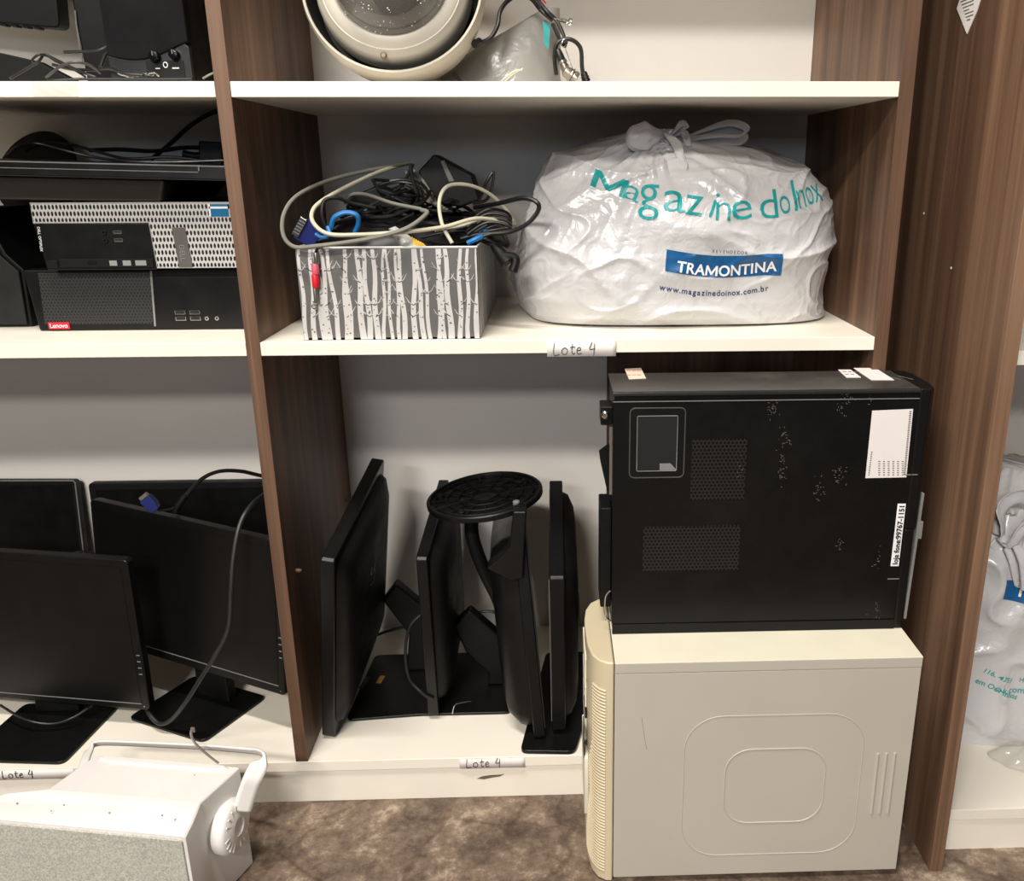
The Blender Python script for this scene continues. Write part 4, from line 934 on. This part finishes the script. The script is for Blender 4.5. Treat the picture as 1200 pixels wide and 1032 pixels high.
g = G(); g.tube([V((xb-.001, yf+.006, .40)), V((xb-.009, yf+.006, .41)), V((xb-.009, yf+.006, .44)), V((xb-.001, yf+.006, .45))], .0014, 8, 5); obj('rear_handle', g, CHROME, m)

# ------------------------------------------------------------------ beige tower
m = thing('computer_tower', 'large beige computer tower on the floor beneath the slim black tower', 'computer', (.72, -.1, 0))
X0, X1, YF, YB = .5045, .940, -.1955, -.0042
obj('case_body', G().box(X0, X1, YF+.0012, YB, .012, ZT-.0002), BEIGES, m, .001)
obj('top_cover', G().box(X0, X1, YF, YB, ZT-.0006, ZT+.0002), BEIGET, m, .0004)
obj('top_lip', G().box(X0, X1-.0005, YF-.0004, YF+.0016, ZT-.0160, ZT-.0004), BEIGES, m, .0008)
g = G(); g.box(X0+.0005, X1-.001, YF-.0002, YF+.0012, .012, ZT-.0172)
yy = YF-.0002
g.tube([V((u, yy, v)) for u, v in rrect(.606, .868, .048, .292, .055, 8)], .0009, 6, 1, closed=True, smooth=False)
g.tube([V((u, yy, v)) for u, v in rrect(.667, .815, .106, .235, .038, 8)], .0012, 6, 1, closed=True, smooth=False)
for k in range(3): g.tube([V((.8905+.0125*k, yy+.0004, .117)), V((.8905+.0125*k, yy+.0004, .223))], .0027, 10, 1, smooth=False)
obj('side_panel', g, BEIGES, m, .0004)
for u, v in ((1010, 802), (988, 878)):
    p = at(u, v, y=YF); g = G(); g.tube([p+V((-.004, .0009, -.003)), p+V((.001, .0007, .0)), p+V((.005, .0009, .003))], .0011, 6, 4, flat=.8); obj('dent', g, BEIGES, m)
g = G(); a = [at(u, v, y=YF-.0003) for u, v in ((752, 840), (755, 862), (758, 878))]; g.tube(a, .00035, 4, 3); obj('scratch', g, simple('scratch_brown', (150, 140, 124), .6), m)
# moulded front on the left end
ol = [(.5035, -.1955), (.494, -.1945), (.482, -.187), (.4735, -.172), (.468, -.145), (.466, -.10), (.466, -.07), (.469, -.04), (.477, -.018), (.490, -.006), (.5035, -.0045)]
obj('front_bezel', G().prism(ol, 'z', .004, ZT+.0012), BEIGE, m, .003)
g = G(); c = catmull([V((a, b, 0)) for a, b in ol], 6)
for k in range(60):
    z_ = .336-k*.0053; w_ = .016+.012*min(1, max(0, (k-18)/16)); i0 = 7; i1 = i0+int(w_/.0015)
    pp = [V((p.x-.0003, p.y-.0003, z_+.002*((i-i0)/(i1-i0)))) for i, p in enumerate(c) if i0 <= i <= i1]
    g.tube(pp, .0015, 5, 1, smooth=False)
obj('side_ribs', g, BEIGE, m)
for z0_, z1_ in ((.318, .352), (.27, .305), (.215, .262)):
    obj('drive_bay', G().box(.4645, .467, -.135, -.04, z0_, z1_), BEIGET, m, .001)
obj('power_panel', G().prism([(-.16, .20), (-.05, .20), (-.045, .15), (-.06, .09), (-.15, .09), (-.165, .15)], 'x', .4625, .469), BEIGET, m, .002)
obj('indicator_window', G().box(.4618, .4630, -.155, -.12, .195, .245), SOCK, m)
obj('reset_slot', G().box(.4640, .4665, -.15, -.10, .262, .268), SOCK, m)
for x_ in (.52, .92):
    for y_ in (-.17, -.03): obj('foot', G().lathe([(.012, 0), (.012, .0115)], Matrix.Translation((x_, y_, .0003)), 18), BLKM, m)

# ------------------------------------------------------------------ white outdoor loudspeaker, front left
O = V((-.089, -.262, 0)); Mx = Matrix.Translation(O) @ Matrix.Rotation(radians(-9), 4, 'Z'); iM = Mx.inverted()
m = thing('outdoor_loudspeaker', 'scuffed white outdoor loudspeaker with swivel bracket lying on the floor at lower left', 'speaker', M=Mx)
H = .166
g = G()
SL = [(0.0, -.335, 0, 0, H), (.020, -.330, .000, .0, H+.007), (.036, -.300, -.001, .0, H+.013), (.050, -.243, -.004, .0, H+.0145), (.052, -.241, -.004, .0, H+.0145), (.130, -.224, .012, .0, H+.0135)]
rings = []
for (ly, l, r, zb_, zt_) in SL:
    pts = rrect(l, r, zb_+.0003, zt_, .006 if ly < .04 else .004, 3); rings.append([g.bm.verts.new((a, ly, b)) for a, b in pts])
for a, b in zip(rings, rings[1:]):
    for k in range(len(a)): g.bm.faces.new((a[k], a[(k+1) % len(a)], b[(k+1) % len(a)], b[k]))
g.bm.faces.new(rings[0][::-1]); g.bm.faces.new(rings[-1])
obj('cabinet', g, SPKW, m, .0015, local=True, angle=28)
obj('grille', G().prism(rrect(-.331, -.0045, .004, H-.0045, .005), 'y', -.0035, .001), simple('speckled_grey_grille', (188, 186, 176), .6, var=.35, vs=420, bump=.8, bs=900, dust=.3), m, .001, local=True)
obj('top_step', G().prism([(-.21, .122), (-.20, .1285), (-.012, .1285), (-.002, .122), (-.03, .118), (-.19, .118)], 'z', H+.012, H+.0165), SPKW, m, .001, local=True)
# side hub swelling
kc = at(279, 968, y=-.175); kl = iM @ kc; 
Mk = Matrix.Translation((.010, kl.y, kl.z)) @ Matrix.Rotation(pi/2, 4, 'Y')
kb = obj('swivel_knob', G().lathe([(.040, -.01), (.041, .0), (.040, .006), (.036, .010), (.014, .013), (.013, .011), (.010, .010), (0, .010)], Mk, 40), SPKW, m, local=True)
g = G()
for k in range(20):
    if k % 5 == 4: continue
    a = 2*pi*k/20; g.box(.015, .036, -.0012, .0012, .006, .0118, M=Mk @ Matrix.Rotation(a, 4, 'Z'))
obj('knob_ribs', g, SPKW, kb, .0008, local=True)
g = G(); wdv = []
path = [(283, 950, -.17), (290, 928, -.165), (296, 912, -.16), (303, 898, -.145), (309, 886, -.13), (304, 881, -.115), (290, 879, -.10), (240, 875, -.075), (180, 872, -.055), (130, 870, -.045), (112, 871, -.045), (106, 876, -.055), (100, 890, -.09), (96, 905, -.12)]
cc = catmull([at(u, v, y=y) for u, v, y in path], 8)
def strap(u, v):
    k = u*(len(cc)-1); i = min(int(k), len(cc)-2); p = cc[i].lerp(cc[i+1], k-i); t = (cc[min(i+2, len(cc)-1)]-cc[max(i-1, 0)]).normalized()
    f = min(1, max(0, (u-.22)/.10)); wv = V((.88, .25, -.40)).lerp(V((.1, -.45, .9)), f) if u < .8 else V((0, -.45, .9)).lerp(V((.8, .5, .1)), min(1, (u-.8)/.08))
    wv = (wv-t*wv.dot(t)).normalized(); return p+wv*(v-.5)*(.027-.014*f)
g.grid(strap, 110, 4); obj('bracket_strap', g, SPKW, m, solid=.0035)
g = G()
for a, b in (((122, 922), (138, 908)), ((160, 934), (184, 906))):
    pa, pb_ = at(*a, z=H+.0135), at(*b, z=H+.0135); g.tube([pa, pb_], .0004, 4, 1, smooth=False)
for u, v in ((60, 950), (20, 941), (205, 960), (228, 908), (232, 930), (190, 955), (104, 903), (75, 943), (128, 952), (70, 935)):
    p = at(u, v, z=H+.0135 if v < 935 else H+.010); g.lathe([(.0014, 0), (.0012, .0004)], Matrix.Translation(p), 6)
obj('scuff_marks', g, simple('grime_brown', (128, 116, 104), .8), m)
g = G(); g.tube([at(256, 894, z=.185), at(243, 884, z=.192), at(229, 871, z=.20), at(224, 860, z=.21), at(226, 852, z=.215)], .0021, 8, 6, flat=.3); g.box(-.003, .003, -.001, .001, -.004, .004, M=Matrix.Translation(at(226, 855, z=.213))); obj('cable_tie', g, simple('translucent_grey_tie', (112, 104, 94), .35), m)

# ------------------------------------------------------------------ cables around the lower left monitors
m = thing('video_cable', 'black cable with a blue screw plug draped over the turned monitor', 'cable', at(178, 590, y=.2))
g = G(); g.tube(P([(332, 562, .30), (305, 557, .28), (282, 552, .26), (258, 552, .24), (238, 560, .22), (222, 576, .20), (212, 588, .19)]), .0036, 8); obj('lead', g, RUB, m)
g = G(); g.tube(P([(214, 584, .19), (208, 592, .19), (200, 596, .19), (186, 598, .19)]), .0022, 6); obj('thin_lead', g, RUB, m)
g = G(); g.tube(P([(218, 580, .195), (209, 592, .19), (206, 600, .19)]), .0058, 10, 4); obj('strain_relief', g, BLKM, m)
M = frame_at(at(181, 594, y=.185), V((.80, 0, .60)), V((-.3, 0, .95))); obj('plug_body', G().prism([(-.007, -.006), (.007, -.006), (.011, .006), (.011, .022), (-.011, .022), (-.011, .006)], 'y', -.006, .006, M=M), BLUEP, m, .002)
obj('plug_shell', G().box(-.0085, .0085, -.0035, .0035, .022, .029, M=M), CHROME, m, .001)
cable('cable', [(318, 575, .18), (298, 588, .12), (282, 612, .08), (274, 650, .06), (271, 690, .05), (268, 735, .045), (252, 768, .04), (235, 795, .04), (218, 822, .05), (202, 842, .075), (188, 848, .085), (176, 838, .10), (168, 822, .13)], .0038, simple('charcoal_cable', (34, 34, 34), .5), 'dark grey cable hanging in front of the turned monitor to its foot')
cable('cable', [(70, 655, .36), (85, 648, .36), (98, 646, .36), (115, 650, .35), (130, 658, .34)], .0022, RUB, 'thin black cable arching above the front monitor top edge')
cable('cable', [(493, 720, .115), (480, 735, .11), (475, 765, .11), (480, 795, .11), (495, 812, .10), (508, 819, .10)], .0028, RUB, 'black cable curving down left of the smaller edge-standing monitor')
cable('cable', [(432, 748, .30), (452, 740, .30), (478, 733, .30), (492, 730, .30)], .0028, RUB, 'black cable on the shelf behind the monitor with the round logo')
cable('cable', [(556, 718, .25), (575, 716, .25), (590, 722, .25)], .0028, RUB, 'short black cable between the disc monitor and its left neighbour')

# ------------------------------------------------------------------ right cabinet contents
g = G()
def b2(u, v):
    th = 2*pi*u; z_ = .0795+.475*v; rx = .205*(1-.15*v)*(1-.9*max(0, (v-.72)/.28)**1.3)+.012; ry = .15*(1-.2*v)*(1-.85*max(0, (v-.72)/.28)**1.3)+.01
    cxx = 1.265-.10*max(0, v-.5); p = V((cxx+rx*math.copysign(abs(cos(th))**.7, cos(th)), .16+ry*math.copysign(abs(sin(th))**.7, sin(th))-.02*v, z_))
    q_ = p+V((noise.noise(p*6), 0, noise.noise(p*6+V((5, 5, 5)))))*.05
    f = ridge(V((q_.x*9+q_.z*5, q_.z*6-q_.x*6, q_.y*7)))**3*.012+ridge(V((th*3, v*3, 1)))*.016*max(0, v-.45)+noise.noise(p*8)*.012
    p += V((cos(th), sin(th), 0))*f*min(1, v*10); p.x = max(p.x, XR+.024); return p
g.grid(b2, 260, 150, True); g.bm.verts.ensure_lookup_table(); g.bm.faces.new([g.bm.verts[i] for i in range(260)][::-1]); g.bm.faces.new([g.bm.verts[i] for i in range(150*260, 151*260)])
bv2 = BVHTree.FromBMesh(g.bm)
bag2 = thing('carrier_bag', 'white carrier bag cut by the right photo edge, inside the right cabinet', 'bag', (1.26, .15, .08))
obj('bag_body', g, BAGM, bag2, angle=75)
def wrap2(g_, lift=.0008):
    retri(g_)
    for v in g_.bm.verts:
        h = bv2.ray_cast(V((v.co.x, -.3, v.co.z)), V((0, 1, 0))); v.co.y = (h[0].y if h[0] else .02)-lift
    return g_
a = at(1170, 697, y=.02); b = at(1172, 668, y=.02); g = G(); g.grid(lambda u, v: V((a.x+.17*u, 0, a.z+.036*v-.012*sin(pi*u))), 40, 10); obj('banner_print', wrap2(g), NAVY, bag2)
p = at(1184, 693, y=.02); obj('banner_lettering', wrap2(textg('TRAMONTINA', .026, face_xz(p.x, 0, p.z, -.12), 0, offset=.0008), .0016), WPR, bag2)
g = G()
for s_, u, v, sz, rt in (('116, 4751', 1150, 786, .013, -.35), ('em Ourinhos', 1142, 799, .014, -.38), ('ok.com.br/', 1163, 806, .0165, -.06), ('Ha', 1190, 794, .011, 0)):
    p = at(u, v, y=.02); textg(s_, sz, face_xz(p.x, 0, p.z, rt), 0, G_=g, offset=.0002)
obj('small_lettering', wrap2(g), TEAL, bag2)
g_ = G()
for j, (pts, w_) in enumerate((([(1168, 625, .03), (1175, 600, .03), (1192, 588, .03), (1212, 596, .04)], .05), ([(1166, 632, .02), (1182, 642, .01), (1198, 622, .0), (1215, 600, .0)], .035), ([(1185, 640, .0), (1195, 660, -.01), (1200, 690, -.01)], .03))):
    c = catmull(P(pts), 10); n = len(c)
    def fn(u, v, c=c, n=n, w_=w_):
        k = u*(n-1); i = min(int(k), n-2); p = c[i].lerp(c[i+1], k-i); t = (c[i+1]-c[i]).normalized(); up = V((0, -.5, 1)); up = (up-t*up.dot(t)).normalized(); sd = t.cross(up)
        return p+up*(v-.5)*w_+sd*.006*sin(v*10+u*3)
    g_.grid(fn, 36, 14)
obj('knotted_handles', g_, BAGM, bag2, angle=80, solid=.0012)
g = G()
def lid(u, v):
    th = 2*pi*u; r = .05*v*(1+.12*sin(3*th)+.05*sin(7*th)); return V((1.215+r*1.1*cos(th), -.035+r*.75*sin(th), .0815+.022*(1-v**2.2)+.0015*sin(th*5)*v))
g.grid(lid, 48, 16, True); o = tag(obj('plastic_shell', g, glass('clear_rigid_plastic', (215, 212, 205), .35, .08), solid=.001), 'clear crumpled plastic shell below the bag in the right cabinet', 'plastic')

# ------------------------------------------------------------------ light
def area(name, loc, target, sx, sy, power, col):
    l = bpy.data.lights.new(name, 'AREA'); l.shape = 'RECTANGLE'; l.size = sx; l.size_y = sy; l.energy = power; l.color = col
    o = bpy.data.objects.new(name, l); COL.objects.link(o); o.location = loc; o.rotation_euler = (V(target)-V(loc)).to_track_quat('-Z', 'Y').to_euler(); return o
WARM = (1, .945, .87)
area('ceiling_lamp_near', (-.10, -.90, 3.1), (0, -.65, 0), 1.3, .13, 58, WARM)
area('ceiling_lamp_middle', (-.6, -3.4, 3.1), (.3, 0, .8), 1.3, .2, 103, WARM)
area('ceiling_lamp_far', (-.8, -5.9, 3.1), (.3, 0, .8), 1.3, .28, 72, WARM)
area('window_light', (-.35, -5.0, 1.75), (.3, 0, .9), .7, .4, 13, (.62, .78, 1))
w = bpy.data.worlds.new('world'); SC.world = w; w.use_nodes = True; w.node_tree.nodes['Background'].inputs[0].default_value = (.95, .93, .90, 1); w.node_tree.nodes['Background'].inputs[1].default_value = .06
vs = SC.view_settings; vs.view_transform = 'Standard'; vs.look = 'None'; vs.gamma = 1; vs.use_curve_mapping = False; vs.exposure = 0.36
